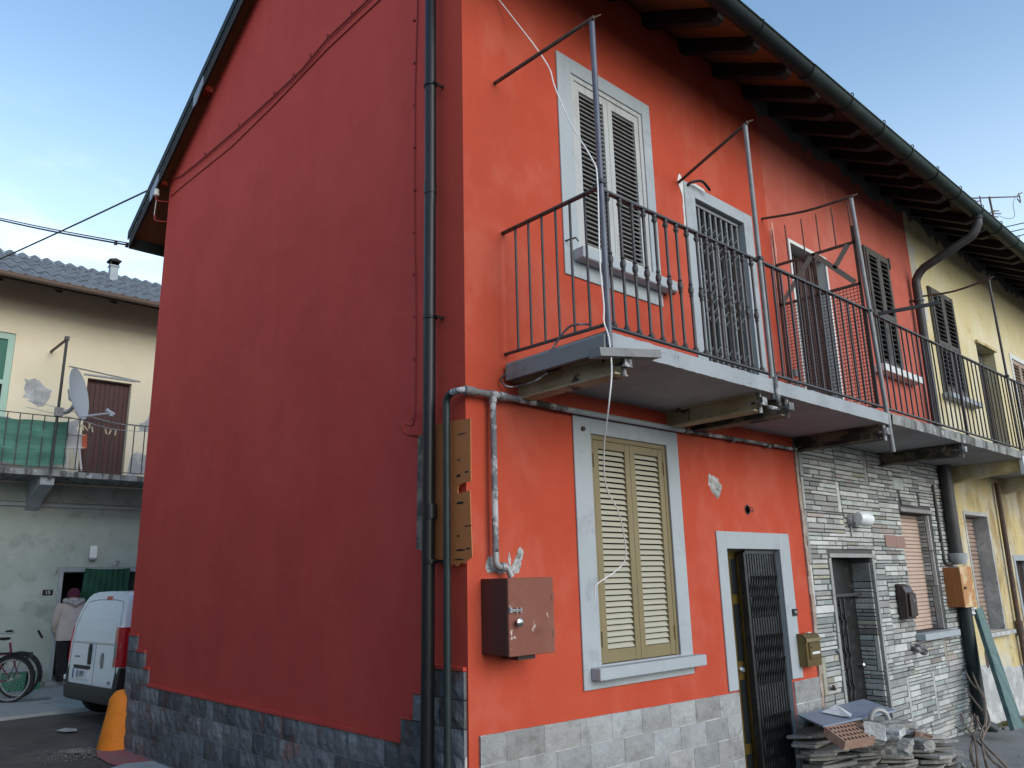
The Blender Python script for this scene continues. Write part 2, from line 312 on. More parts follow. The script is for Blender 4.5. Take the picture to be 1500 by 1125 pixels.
# ================================================================== setting
def gz(x): return -.028*max(0, x)
g = MB()
xs = [-300, -60, -20, 0, 4, 8, 12, 16, 24, 60, 300]; ys = [-300, -60, -20, -8, -3, 0, 6, 9.4, 60, 300]
for i in range(len(xs)-1):
    for j in range(len(ys)-1):
        g.add([(xs[a], ys[b], gz(min(xs[a], 16))-.006) for a, b in ((i, j), (i+1, j), (i+1, j+1), (i, j+1))], [(0, 1, 2, 3)])
struct('ground', g, mt['asphalt'])
g = MB()
pv = [(-14, 9.1), (-.5, 9.32), (.9, 9.45), (3.2, 9.6), (12, 10.2)]
for a, b in zip(pv, pv[1:]):
    g.add([(a[0], a[1], .035), (b[0], b[1], .035), (b[0], 14, .06), (a[0], 14, .06)], [(0, 1, 2, 3)])
    g.add([(a[0], a[1]-.03, -.02), (b[0], b[1]-.03, -.02), (b[0], b[1], .035), (a[0], a[1], .035)], [(0, 1, 2, 3)])
struct('pavement', g, mt['paving'])
g = MB()
for i in range(12):
    x0 = .4+1.4*i; x1 = x0+1.4
    g.add([(x0, -2.2, gz(x0)), (x1, -2.2, gz(x1)), (x1, .0, gz(x1)+.012), (x0, .0, gz(x0)+.012)], [(0, 1, 2, 3)])
struct('yard', g, mt['yard'])
# spilled paint and a pale patch at the foot of the gable
g = MB(); n = 26
def blob(cx, cy, rx, ry, z, seed, ro=0):
    r = random.Random(seed); p = []
    for i in range(n):
        a = 2*math.pi*i/n; k = 1+.16*math.sin(3*a+seed)+.08*r.uniform(-1, 1)
        x, y = rx*k*math.cos(a), ry*k*math.sin(a)
        p.append((cx+x*math.cos(ro)-y*math.sin(ro), cy+x*math.sin(ro)+y*math.cos(ro), z))
    return p
g.add([(-.005, 6.15, .006), (-.24, 6.0, .006), (-.34, 5.6, .006), (-.36, 5.15, .006), (-.30, 4.75, .006), (-.005, 4.4, .006)], [tuple(range(6))])
struct('paint_spill', g, mt['pink'])
g = MB(); g.add([(-.005, 4.9, .010), (-.26, 5.0, .010), (-.42, 4.9, .010), (-.46, 4.2, .010), (-.42, 3.2, .010), (-.005, 3.0, .010)], [tuple(range(6))])
struct('path', g, mt['lightconc'])
# crushed mortar crumbs
g = MB(); r = random.Random(5)
c0 = GZ(112, 1104)
for i in range(900):
    a, q = r.uniform(0, 6.28), abs(r.gauss(0, .5))
    s = r.uniform(.004, .013); p = V((c0.x+math.cos(a)*q*.34, c0.y+math.sin(a)*q*.55, s*.2+max(0, .03-.05*q)))
    ax = V((r.uniform(-1, 1), r.uniform(-1, 1), r.uniform(-1, 1))); ay = ax.cross(V((.3, .5, .8)))
    t = r.uniform(.3, .6); g.tint = (t, t, t*.98); g.obox(p, ax, ay, ax.cross(ay), s, s*.8, s*.5)
o = g.make('rubble_crumbs', mt['slip']); o['kind'] = 'stuff'; o['label'] = 'pale mortar crumbs scattered on the road beside the orange guard stone'; o['category'] = 'rubble'

# ================================================================== red house (0..4.18)
TERR = 6.0
red = thing('red_house', 'freshly painted bright red end house with a tall windowless gable and grey window surrounds', 'house')
fy = lambda u, v, d: (u, d, v)
w = MB().wall(0, 4.18, -.4, 6.83, [(1.17, 2.08, 1.085, 2.69, .10), (2.83, 3.70, -.4, 1.88, .16), (1.14, 2.07, 4.12, 5.70, .10), (2.81, 3.66, 3.09, 5.125, .18)], fy, 1)
part('front_wall', w, [mt['red'], mt['trim']], red)
w = MB(); w.add([(0, 0, -.4), (0, 0, 6.83), (0, 3, 8.48), (0, 6, 6.83), (0, 6, -.4)], [(0, 1, 2, 3, 4)])
part('gable_wall', w, mt['redgable'], red)
w = MB(); w.add([(0, 6, -.4), (4.18, 6, -.4), (4.18, 6, 6.83), (0, 6, 6.83)], [(0, 1, 2, 3)])
part('rear_wall', w, mt['redgable'], red)

def stone_block(mb, u0, u1, v0, v1, fn, d, rnd, gap=.006, lo=.75, hi=1.15, rough=.004):
    t = rnd.uniform(lo, hi); k = rnd.uniform(-.03, .03); mb.tint = (t+k, t, t-k)
    g_ = gap/2; nu = max(2, round((u1-u0)/.06)); nv = max(2, round((v1-v0)/.06))
    o = len(mb.v); q = {}
    vs = []; fs = []
    for j in range(nv+1):
        for i in range(nu+1):
            e = i in (0, nu) or j in (0, nv)
            vs.append(fn(u0+g_+(u1-u0-gap)*i/nu, v0+g_+(v1-v0-gap)*j/nv, -d*.72 if e else -d+rnd.uniform(-rough, rough)))
    for j in range(nv):
        for i in range(nu):
            fs.append((j*(nu+1)+i, j*(nu+1)+i+1, (j+1)*(nu+1)+i+1, (j+1)*(nu+1)+i))
    b = [fn(u0+g_, v0+g_, 0), fn(u1-g_, v0+g_, 0), fn(u1-g_, v1-g_, 0), fn(u0+g_, v1-g_, 0)]
    k = len(vs); vs += b
    c = [0, nu, (nv+1)*(nu+1)-1, nv*(nu+1)]
    for i in range(4): fs.append((k+i, k+(i+1) % 4, c[(i+1) % 4], c[i]))
    mb.add(vs, fs)

rp = random.Random(3); pl = MB()
def ptop(x): return .785-.016*x
rowsx = [[.075, .28, .60, .925, 1.24, 1.565, 1.895, 2.21, 2.53, 2.825], [.075, .38, .70, 1.017, 1.358, 1.68, 2.0, 2.33, 2.62, 2.825],
         [.075, .22, .55, .88, 1.2, 1.52, 1.84, 2.15, 2.47, 2.825], [.075, .4, .72, 1.05, 1.37, 1.7, 2.0, 2.33, 2.66, 2.825], [.075, .3, .62, .95, 1.25, 1.57, 1.9, 2.2, 2.52, 2.825]]
for k, rw in enumerate(rowsx):
    for a, b in zip(rw, rw[1:]):
        z1 = ptop((a+b)/2)-.165*k; stone_block(pl, a, b, z1-.163, z1, fy, .022, rp, gap=.004, lo=.78, hi=1.16)
part('stone_plinth', pl, mt['plinthF'], red)
t = MB(); t.prism([(.078, -.4), (2.823, -.4), (2.823, .738), (.078, .782)], lambda a, b, q: (a, q, b), -.013, -.001); t.box(3.712, 4.163, -.013, -.001, -.4, .733); part('plinth_mortar', t, mt['cement'], red)
pl = MB()
for k in range(5):
    for a, b in ([(3.71, 4.165)] if k % 2 == 0 else [(3.71, 3.92), (3.92, 4.165)]):
        z1 = .735-.19*k; stone_block(pl, a, b, z1-.186, z1, fy, .022, rp, lo=.8, hi=1.0)
part('stone_plinth', pl, mt['plinthF'], red)
pg = MB(); fx = lambda u, v, d: (d, u, v)
def grow(y0, y1, z0, z1, rnd):
    y = y0
    while y < y1-.01:
        l = rnd.choice((.16, .24, .3, .33)); e = min(y+l, y1)
        if y1-e < .1: e = y1
        stone_block(pg, y, e, z0, z1, fx, .03, rnd, lo=.6, hi=1.5, rough=.007); y = e
for k in range(6): grow(.012, 5.965, .68-.165*(k+1), .68-.165*k, rp)
for k, ye in enumerate((5.262, 5.41, 5.69)): grow(ye, 5.965, .68+.163*k, .68+.163*(k+1), rp)
for k, ye in enumerate((.655, .527, .36)):
    grow(.012, ye, .665+.16*k, .665+.16*(k+1), rp)
part('stone_plinth', pg, mt['plinthG'], red)
t = MB(); t.box(-.017, -.001, .014, 5.963, -.3, .678); part('plinth_mortar', t, mt['cement'], red)
# paint ledge running on top of the dark blocks
lg = MB(); z_ = .68
for y0, y1, z in ((.655, 5.262, .68), (5.262, 5.41, .843), (5.41, 5.69, 1.006), (5.69, 5.965, 1.169), (.527, .655, .825), (.36, .527, .985), (.012, .36, 1.145)):
    lg.box(-.029, -.001, y0, y1, z+.001, z+.024)
part('plinth_ledge', lg, mt['redgable'], red)
# bare mortar hole, and cement smears round the gas pipe
hp = MB(); r = random.Random(4)
def crust(mb, c, pts, depth, seed, fn=lambda a, b, d: (a, -d, b)):
    r = random.Random(seed); n = len(pts); cx = sum(p[0] for p in pts)/n; cz = sum(p[1] for p in pts)/n
    rings = [[(cx+(p[0]-cx)*k, cz+(p[1]-cz)*k) for p in pts] for k in (1, .8, .55, .28)]
    vs = [fn(a, b, .001 if i == 0 else r.uniform(.2, 1)*depth) for i, rg in enumerate(rings) for a, b in rg]+[fn(cx, cz, depth*.6)]
    fs = [(i*n+j, i*n+(j+1) % n, (i+1)*n+(j+1) % n, (i+1)*n+j) for i in range(3) for j in range(n)]+[(3*n+j, 3*n+(j+1) % n, 4*n) for j in range(n)]
    mb.add(vs, fs)
def jag(poly, k=4, amp=.012, seed=0):
    r = random.Random(seed); out = []
    for (a, b), (c, d) in zip(poly, poly[1:]+poly[:1]):
        for i in range(k): t = i/k; out.append((a+(c-a)*t+r.uniform(-amp, amp), b+(d-b)*t+r.uniform(-amp, amp)))
    return out
hp = MB(); crust(hp, 0, jag([(2.67, 2.50), (2.80, 2.475), (2.845, 2.40), (2.82, 2.33), (2.76, 2.30), (2.70, 2.33), (2.65, 2.41)], seed=2), .02, 3); part('bare_mortar', hp, mt['cement'], red)
hp = MB(); crust(hp, 0, jag([(.16, 1.70), (.30, 1.70), (.31, 1.72), (.24, 1.76), (.205, 1.80), (.15, 1.79)], seed=5), .012, 5); part('bare_mortar', hp, mt['cement'], red)
hp = MB(); crust(hp, 0, jag([(.335, 1.70), (.43, 1.70), (.455, 1.78), (.475, 1.85), (.44, 1.87), (.40, 1.80)], amp=.006, seed=6), .012, 6); part('bare_mortar', hp, mt['cement'], red)
hp = MB(); crust(hp, 0, jag([(.335, 1.79), (.35, 1.84), (.362, 1.79), (.35, 1.74)], amp=.003, seed=7), .004, 7); part('bare_mortar', hp, mt['cement'], red)

def frame_ring(mb, o, i, y0, y1, bottom=True):     # outer / inner rectangles (x0,x1,z0,z1), mitred look from one ring
    ox0, ox1, oz0, oz1 = o; ix0, ix1, iz0, iz1 = i
    mb.box(ox0, ix0, y0, y1, oz0, oz1); mb.box(ix1, ox1, y0, y1, oz0, oz1)
    mb.box(ix0, ix1, y0, y1, iz1, oz1)
    if bottom: mb.box(ix0, ix1, y0, y1, oz0, iz0)
def shutter(mb, x0, x1, z0, z1, y0, th, st, rt, rb, n, lam, sl=(.03, .007), ang=50, m_sl=0, mids=()):
    """one louvred leaf: stiles, rails and n slats"""
    mb.m = 0
    mb.box(x0, x0+st, y0, y0+th, z0, z1); mb.box(x1-st, x1, y0, y0+th, z0, z1)
    mb.box(x0+st, x1-st, y0+.002, y0+th, z1-rt, z1); mb.box(x0+st, x1-st, y0+.002, y0+th, z0, z0+rb)
    for zm in mids: mb.box(x0+st, x1-st, y0+.002, y0+th, zm-.035, zm+.035)
    mb.m = m_sl; a = rad(ang)
    for i in range(n):
        z = z0+rb+(z1-rt-z0-rb)*(i+.5)/n
        if any(abs(z-zm) < .05 for zm in mids): continue
        mb.obox(((x0+x1)/2, y0+th/2, z), (1, 0, 0), (0, -math.cos(a), -math.sin(a)), (0, -math.sin(a), math.cos(a)), x1-x0-2*st+.006, sl[0], sl[1])
    mb.m = 0

# --- lower window
t = MB(); frame_ring(t, (.985, 2.235, .935, 2.81), (1.17, 2.08, 1.085, 2.69), -.014, .0)
win = part('window', t, mt['trim'], red, bevel=.003); win['label'] = 'window with khaki metal shutters and grey surround'
t = MB(); t.box(1.055, 2.285, -.10, -.0145, .995, 1.075); part('sill', t, mt['trim'], win, bevel=.006)
t = MB(); t.box(1.172, 1.205, .005, .06, 1.087, 2.688); t.box(2.045, 2.078, .005, .06, 1.087, 2.688); t.box(1.205, 2.045, .005, .06, 2.655, 2.688)
part('frame', t, mt['ochre'], win)
for a, b in ((1.208, 1.627), (1.63, 2.042)):
    t = MB(); shutter(t, a, b, 1.09, 2.652, .006, .04, .058, .06, .085, 35, 0, sl=(.040, .004), ang=54, m_sl=1)
    part('shutter', t, [mt['ochre'], mt['ochreslat']], win, bevel=.002)
t = MB(); t.box(1.18, 2.07, .07, .09, 1.09, 2.68); part('backing', t, mt['dark'], win)
for z in (1.25, 2.5):
    for x in (1.206, 2.044): t = MB(); t.tube([(x, .0, z-.05), (x, .0, z+.05)], .008, 8); part('hinge', t, mt['ochre'], win)
# --- upper window
t = MB(); frame_ring(t, (.975, 2.185, 3.895, 5.835), (1.14, 2.07, 4.12, 5.70), -.014, .0)
win = part('window', t, mt['trim'], red, bevel=.003); win['label'] = 'upstairs window with pale louvred wooden shutters'
t = MB(); t.box(1.07, 2.265, -.12, -.0145, 4.02, 4.115); part('sill', t, mt['trim'], win, bevel=.008)
t = MB(); t.box(1.142, 1.185, -.004, .06, 4.122, 5.698); t.box(2.025, 2.068, -.004, .06, 4.122, 5.698); t.box(1.185, 2.025, -.004, .06, 5.655, 5.698)
part('frame', t, mt['whiteshut'], win, bevel=.003)
for a, b in ((1.188, 1.603), (1.607, 2.022)):
    t = MB(); shutter(t, a, b, 4.125, 5.652, .004, .042, .055, .07, .09, 34, 0, sl=(.030, .0095), ang=24, m_sl=1)
    part('shutter', t, [mt['whiteshut'], mt['greyslat']], win, bevel=.0015)
t = MB(); t.box(1.15, 2.06, .07, .09, 4.125, 5.69); part('backing', t, mt['dark'], win)
t = MB(); t.tube([(.985, -.01, 4.16), (1.02, -.09, 4.17), (1.05, -.09, 4.15)], .007, 6); t.box(2.30, 2.315, -.06, 0, 4.03, 4.10); t.box(2.295, 2.33, -.075, -.06, 4.06, 4.075)
part('shutter_stay', t, mt['iron'], win)
# --- upstairs door
t = MB(); frame_ring(t, (2.645, 3.825, 3.095, 5.25), (2.81, 3.66, 3.095, 5.125), -.014, .0, False)
dr = part('door', t, mt['trim'], red, bevel=.003); dr['label'] = 'balcony door with a folding iron grille and grey surround'
t = MB(); t.box(2.815, 3.655, .13, .17, 3.1, 5.12); part('door_leaf', t, mt['dark'], dr)
def scissor(mb, x0, x1, z0, z1, y, n, r, bands):
    xs = [x0+(x1-x0)*i/(n-1) for i in range(n)]
    for x in xs:
        mb.box(x-r, x+r, y-r, y+r, z0, z1)
    for za, zb in bands:
        k = max(1, round((zb-za)/.16))
        for s in range(k):
            a, b = za+(zb-za)*s/k, za+(zb-za)*(s+1)/k
            for i in range(n-2):
                mb.bar((xs[i], y-r-.004, a), (xs[min(i+2, n-1)], y-r-.004, b), .004, .014, (0, 1, 0))
                mb.bar((xs[min(i+2, n-1)], y+r+.004, a), (xs[i], y+r+.004, b), .004, .014, (0, 1, 0))
    mb.box(x0-.01, x1+.01, y-.02, y+.02, z1, z1+.03)
t = MB(); scissor(t, 2.84, 3.60, 3.1, 5.08, .05, 9, .012, [(3.2, 3.75), (3.95, 4.5), (4.62, 4.95)])
part('folding_gate', t, mt['irongrey'], dr)
# white roughcast patch above the door
t = MB(); crust(t, 0, jag([(2.565, 5.22), (2.60, 5.315), (2.66, 5.26), (2.645, 5.10), (2.645, 4.75), (2.615, 4.75), (2.62, 5.1)], 3, .006, 9), .006, 9)
crust(t, 0, jag([(2.72, 5.252), (2.9, 5.252), (3.02, 5.252), (3.0, 5.28), (2.86, 5.29)], 3, .004, 10), .004, 10)
part('bare_plaster', t, mt['white'], dr)
t = MB(); t.tube(spline([(2.70, 0, 5.205), (2.71, -.05, 5.235), (2.83, -.09, 5.27), (2.97, -.08, 5.23)]), .013, 8); part('cable_stub', t, mt['black'], dr)
# --- street door
t = MB(); frame_ring(t, (2.69, 3.885, .755, 2.025), (2.83, 3.70, .755, 1.88), -.014, .0, False)
dr = part('door', t, mt['trim'], red, bevel=.003); dr['label'] = 'street door with bronze panels behind a folded black gate'
t = MB()
t.box(2.835, 3.695, .12, .155, -.3, 1.87)
part('door_leaf', t, mt['brass'], dr)
t = MB()
for x0, x1, z0, z1 in ((2.865, 2.985, 1.29, 1.80), (3.06, 3.14, 1.50, 1.80), (2.865, 2.985, 1.02, 1.22), (2.865, 2.985, .30, .78), (3.06, 3.14, .95, 1.42), (2.865, 2.985, -.2, .22), (3.06, 3.14, .3, .8), (3.06, 3.14, -.2, .22)):
    t.box(x0, x1, .112, .119, z0, z1)
part('door_panel', t, mt['vanglass'], dr, bevel=.002)
t = MB(); t.lathe([(.012, 0), (.012, .03), (.026, .035), (.030, .055), (.018, .07)], (3.02, .119, .89), 12, (0, -1, 0)); part('handle', t, mt['chrome'], dr, smooth=True)
t = MB()
for i in range(14): t.tint = (1, 1, 1); t.box(2.885+.011*(i % 5), 2.893+.011*(i % 5), .106, .1115, .56+.035*(i % 4)+.004*i, .585+.035*(i % 4)+.004*i)
part('glass_cut', t, mt['paper'], dr)
t = MB(); scissor(t, 3.175, 3.67, -.3, 1.84, .045, 13, .0125, [(.1, .5), (.75, 1.15), (1.3, 1.65)])
t.box(3.13, 3.165, .02, .075, -.3, 1.85)
part('folding_gate', t, mt['gate'], dr)
# --- roof
def zs(y): return 6.83+.55*(y if y < 3 else 6-y)
rf = MB()
def roofslab(mb, x0, x1, ya, yb, th, up=.02):
    for y0, y1 in ((ya, 3), (3, yb)):
        a, b = zs(y0)+up, zs(y1)+up
        mb.add([(x0, y0, a), (x1, y0, a), (x1, y1, b), (x0, y1, b), (x0, y0, a+th), (x1, y0, a+th), (x1, y1, b+th), (x0, y1, b+th)],
               [(0, 3, 2, 1), (4, 5, 6, 7), (0, 1, 5, 4), (2, 3, 7, 6), (0, 4, 7, 3), (1, 2, 6, 5)])
roofslab(rf, -.12, 4.18, -.86, 6.98, .03)
roof = part('roof', rf, mt['board'], red)
def coppi(x0, x1, mb, ya=-.93, yb=7.0, pitch=.21):
    n = int((x1-x0)/pitch)
    for i in range(n):
        cx = x0+(i+.5)*(x1-x0)/n
        for y0, y1 in ((ya, 3.02), (yb, 2.98)):
            ring = []
            steps = 9
            for s in range(steps+1):
                y = y0+(y1-y0)*s/steps
                for lift in ((.0, .02) if 0 < s < steps else (.0,)):
                    ring.append([(cx+.1*math.cos(q), y, zs(y)+.055+lift+.075*math.sin(q)) for q in [math.pi*k/6 for k in range(7)]])
            vs = [p for g_ in ring for p in g_]; m_ = len(ring)
            fs = [(a*7+k, a*7+k+1, (a+1)*7+k+1, (a+1)*7+k) for a in range(m_-1) for k in range(6)]
            fs += [tuple(range(7)), tuple((m_-1)*7+k for k in range(6, -1, -1))]
            mb.add(vs, fs)
t = MB(); coppi(-.13, 4.18, t); part('tile_cover', t, mt['tile'], roof, smooth=True)
for i in range(7):
    x = .50+.58*i
    t = MB(); p = [(-.80, zs(-.80)+.019), (.6, zs(.6)+.019), (.6, zs(.6)-.13), (-.72, zs(-.72)-.13), (-.79, zs(-.79)-.07)]
    t.prism(p, lambda a, b, q: (q, a, b), x-.05, x+.05); part('rafter', t, mt['rafter'], roof, bevel=.004)
t = MB(); t.box(-.10, .02, -.84, 0, 0, .01); t = MB()
for y0, y1 in ((-.86, 3), (3, 6.98)):     # verge board and the strip of dark metal over it
    a, b = zs(y0), zs(y1)
    t.prism([(y0, a+.02), (y1, b+.02), (y1, b-.13), (y0, a-.13)], lambda u, v, q: (q, u, v), -.155, -.125)
part('verge_board', t, mt['rafter'], roof)
t = MB()
for y0, y1 in ((-.88, 3), (3, 7.0)):
    a, b = zs(y0), zs(y1)
    t.prism([(y0, a+.13), (y1, b+.13), (y1, b+.015), (y0, a+.015)], lambda u, v, q: (q, u, v), -.175, -.157)
part('verge_flashing', t, mt['gutter'], roof)
for y, zz in ((4.815, 7.53), (6.13, 6.83)):
    t = MB(); t.box(-.118, -.001, y-.07, y+.07, zz-.06, zz+.08); part('purlin', t, mt['red'], roof, bevel=.008)
    t = MB(); t.prism([(y-.16, zs(y-.16)+.01), (y+.10, zs(y+.10)+.01), (y+.10, zs(y+.10)-.15), (y+.02, zs(y)-.19), (y-.16, zs(y-.16)-.11)], lambda u, v, q: (q, u, v), -.168, -.1565); part('purlin_plate', t, mt['bluegrey'], roof)
t = MB(); t.box(-.12, 4.1, 6.96, 7.0, 6.17, 6.34); part('rear_fascia', t, mt['gutter'], roof)
t = MB()
def gutter_mb(mb, x0, x1, yc, zc, r, n=10, dz=0):
    pts = [(yc+r*math.cos(a), zc+r*math.sin(a)) for a in [math.pi+math.pi*k/n for k in range(n+1)]]
    pts2 = [(yc+(r-.006)*math.cos(a), zc+(r-.006)*math.sin(a)) for a in [2*math.pi-math.pi*k/n for k in range(n+1)]]
    k = len(pts)+len(pts2)
    poly = pts+pts2
    mb.add([(x, y, z+(dz if x == x1 else 0)) for x in (x0, x1) for y, z in poly], [(i, (i+1) % k, k+(i+1) % k, k+i) for i in range(k)]+[tuple(range(len(pts))), tuple(range(k, k+len(pts)))])
    mb.tube([(x0, yc-r, zc+.004), (x1, yc-r, zc+.004+dz)], .011, 8)
    for xx in (x0, x1):       # end caps
        pass
gutter_mb(t, -.12, 3.42, -.945, 6.29, .085)
gut = part('gutter', t, mt['gutter'], red, smooth=True)
for x in (.5, 1.52, 2.52):
    t = MB(); t.tube([(x, -.945+.09*math.cos(a), 6.29+.088*math.sin(a)) for a in [math.pi+math.pi*k/12 for k in range(13)]], .005, 6); t.tube([(x, -1.03, 6.29), (x, -1.036, 6.31), (x, -1.025, 6.318)], .007, 6)
    part('gutter_strap', t, mt['gutter'], gut)
t = MB(); gutter_mb(t, -.1, 4.1, 7.06, 6.27, .07); part('gutter', t, mt['gutter'], red, smooth=True)
# ================================================================== faded house with stone slips (4.18..8.13)
fad = thing('terrace_house', 'faded red middle house with grey stone slip cladding on its ground floor', 'house', (4.18, 0, 0))
w = MB().wall(4.18, 8.13, 3.0, 6.72, [(4.595, 5.415, 3.09, 5.19, .20), (6.52, 7.25, 4.10, 5.70, .08)], fy, 1)
part('front_wall', w, [mt['redold'], mt['white']], fad)
w = MB().wall(4.18, 8.13, -.5, 3.0, [(4.65, 5.58, -.5, 1.81, .24), (6.53, 7.42, .98, 2.34, .24)], fy, 1)
part('lower_wall', w, [mt['joint'], mt['joint']], fad)
w = MB(); w.add([(4.18, 6, -.4), (8.13, 6, -.4), (8.13, 6, 6.83), (4.18, 6, 6.83)], [(0, 1, 2, 3)]); part('rear_wall', w, mt['redold'], fad)
# mortar edge along the seam with the red house
t = MB(); r = random.Random(2); z = -.3
while z < 2.84:
    l = r.uniform(.05, .12); t.box(4.172, 4.225+r.uniform(-.008, .008), -.012-r.uniform(0, .012), .001, z, z+l); z += l
part('mortar_edge', t, M('reddish_mortar', (.30, .22, .18), .95, [((.42, .36, .32), 8, .55, .1, .7)], bump=.5), fad)
t = MB(); crust(t, 0, jag([(4.185, 3.95), (4.22, 4.5), (4.30, 5.0), (4.27, 5.35), (4.215, 5.2), (4.19, 4.6)], 5, .012, 3), .005, 3)
part('scraped_plaster', t, M('scraped_plaster', (.58, .25, .20), .9, [((.48, .13, .09), 8, .55, .1, .8)], bump=.3), fad)

sl = MB(); rs = random.Random(21)
def slips(mb, u0, u1, v0, v1, holes, fn, rnd, slope=0.0):
    """irregular coursed slips: panels of thin horizontal stones, a few upright ones and larger squares"""
    def ok(a, b, c, d): return not any(a < h[1]-.004 and b > h[0]+.004 and c < h[3]-.004 and d > h[2]+.004 for h in holes)
    def place(a, b, c, d, big=False):
        if b-a < .02 or d-c < .015: return
        if not ok(a, b, c, d):
            for h in holes:
                if a < h[0]-.03 and b > h[0] and c < h[3] and d > h[2]: return place(a, h[0], c, d)
                if b > h[1]+.03 and a < h[1] and c < h[3] and d > h[2]: return place(h[1], b, c, d)
            return
        t = rnd.choice((rnd.uniform(.95, 1.35), rnd.uniform(.62, .95), rnd.uniform(.5, .75) if rnd.random() < .4 else 1))
        q = rnd.random()
        cl = (t, t, t*.99) if q < .80 else (t*.88, t*.95, t*.93) if q < .95 else (t*.95, t*.91, t*.74) if q < .985 else (t*.72, t*.62, t*.58)
        mb.tint = cl
        dd = rnd.uniform(.012, .026); g = .0045
        vs = []
        for dp, ins in ((0, g), (-dd*.8, g), (-dd, g+.004)):
            vs += [fn(a+ins, c+ins, dp), fn(b-ins, c+ins+rnd.uniform(-.002, .002), dp), fn(b-ins, d-ins+rnd.uniform(-.002, .002), dp), fn(a+ins, d-ins, dp)]
        fs = [(8, 9, 10, 11)]+[(4*k+i, 4*k+(i+1) % 4, 4*k+4+(i+1) % 4, 4*k+4+i) for k in range(2) for i in range(4)]
        mb.add(vs, fs)
    v = v0
    while v < v1-.02:
        ph = min(rnd.uniform(.30, .55), v1-v)
        if v1-v-ph < .12: ph = v1-v
        u = u0
        while u < u1-.02:
            pw = min(rnd.uniform(.5, 1.0), u1-u)
            if u1-u-pw < .2: pw = u1-u
            # upright strip at the panel side
            q = rnd.random(); a = u
            if q < .38: s_ = rnd.uniform(.045, .085); place(a, a+s_, v, v+ph); a += s_
            elif q < .52: s_ = rnd.uniform(.2, .3); h = rnd.uniform(.13, .2); place(a, a+s_, v, v+h); 
            vv = v; r0 = True
            while vv < v+ph-.012:
                hh = rnd.choice((.036, .042, .048, .055, .062)); e = min(vv+hh, v+ph)
                if v+ph-e < .022: e = v+ph
                x = a
                if .38 <= q < .52 and vv < v+h-.01: x = a+s_
                while x < u+pw-.01:
                    l = rnd.choice((.14, .2, .27, .33, .4)); y = min(x+l, u+pw)
                    if u+pw-y < .07: y = u+pw
                    place(x, y, vv, e); x = y
                vv = e
            u += pw
        v += ph
hol = [(4.60, 5.62, -.6, 1.86), (6.50, 7.45, .90, 2.39)]
slips(sl, 4.225, 8.10, -.30, 2.982, hol, fy, rs)
# returns of the openings
slips(sl, .0, .24, -.3, 1.81, [], lambda u, v, d: (5.58+d, u, v), rs)
slips(sl, .0, .24, .98, 2.34, [], lambda u, v, d: (7.42+d, u, v), rs)
part('stone_cladding', sl, mt['slip'], fad)
t = MB(); t.tint = (.7, .7, .7); t.box(4.60, 5.64, -.045, .0, 1.811, 1.85)
part('lintel', t, mt['slip'], fad)
t = MB(); t.tint = (.6, .6, .6); t.box(6.49, 7.46, -.045, .0, 2.341, 2.385); part('lintel', t, mt['slip'], fad)
for x0, x1 in ((4.60, 4.65), (5.581, 5.625)):
    t = MB()
    t.tint = (.68, .68, .67)
    for k in range(6): t.box(x0, x1, -.03, 0, -.3+.35*k, -.3+.35*k+.345 if k < 5 else 1.81)
    part('door_jamb', t, mt['slip'], fad)
t = MB(); t.box(5.98, 6.26, -.034, 0, 1.93, 2.06); t.box(6.265, 6.50, -.034, 0, 1.92, 2.055); part('red_slip', t, M('red_sandstone', (.27, .17, .14), .9, bump=.3), fad)
# ground floor door with a scissor grille
dr = MB(); dr.box(4.655, 5.56, .20, .238, -.4, 1.80); dr = part('door', dr, mt['gate'], fad); dr['label'] = 'dark door with a folded diamond grille'
t = MB()
for i in range(6):
    x = 4.70+.09*i; t.box(x-.008, x+.008, .13, .146, -.3, 1.40)
for s in range(5):
    z = -.25+.32*s
    for i in range(0, 5):
        a, b = 4.70+.09*i, 4.70+.09*(i+1)
        t.bar((a, .125, z), (b, .125, z+.16), .005, .016, (0, 1, 0)); t.bar((b, .150, z+.16), (a, .150, z+.32), .005, .016, (0, 1, 0))
t.box(4.66, 5.57, .125, .155, 1.42, 1.45)
part('folding_gate', t, mt['iron'], dr)
t = MB(); t.lathe([(.02, 0), (.02, .03), (.03, .05), (.01, .06)], (5.48, .2, .72), 10, (0, -1, 0)); part('handle', t, mt['chrome'], dr)
# ground floor window with beige roller
t = MB()
n = 30
for i in range(n):
    z0 = .985+(2.335-.985)*i/n; z1 = .985+(2.335-.985)*(i+1)/n
    t.prism([(.15, z0), (.135, z0+.006), (.135, z1-.006), (.15, z1-.001), (.16, z1-.001), (.16, z0)], lambda a, b, q: (q, a, b), 6.535, 7.415)
wn = part('window', t, mt['rollbeige'], fad); wn['label'] = 'ground floor window with a closed beige roller shutter'
t = MB(); t.box(6.46, 7.52, -.13, .14, .905, .975); part('sill', t, mt['lightconc'], wn, bevel=.006)
# upstairs door with white surround and bead curtain
t = MB(); frame_ring(t, (4.565, 5.445, 3.05, 5.225), (4.60, 5.41, 3.05, 5.185), -.012, 0, False)
t.box(4.603, 4.62, .0, .19, 3.05, 5.18)
dr = part('door', t, mt['white'], fad); dr['label'] = 'upstairs door with a brown bead curtain and thin white surround'
t = MB(); r = random.Random(6); x = 4.625
while x < 5.40:
    wd = r.uniform(.016, .03); yy = .14+r.uniform(-.02, .02)
    t.tube([(x, yy, 5.17), (x+r.uniform(-.01, .01), yy+r.uniform(-.01, .01), 4.2), (x+r.uniform(-.01, .01), yy, 3.1)], wd*.45, 5); x += wd*.93
part('bead_curtain', t, mt['curtdark'], dr)
t = MB(); t.box(4.61, 5.41, .185, .198, 3.05, 5.185); part('door_leaf', t, mt['dark'], dr)
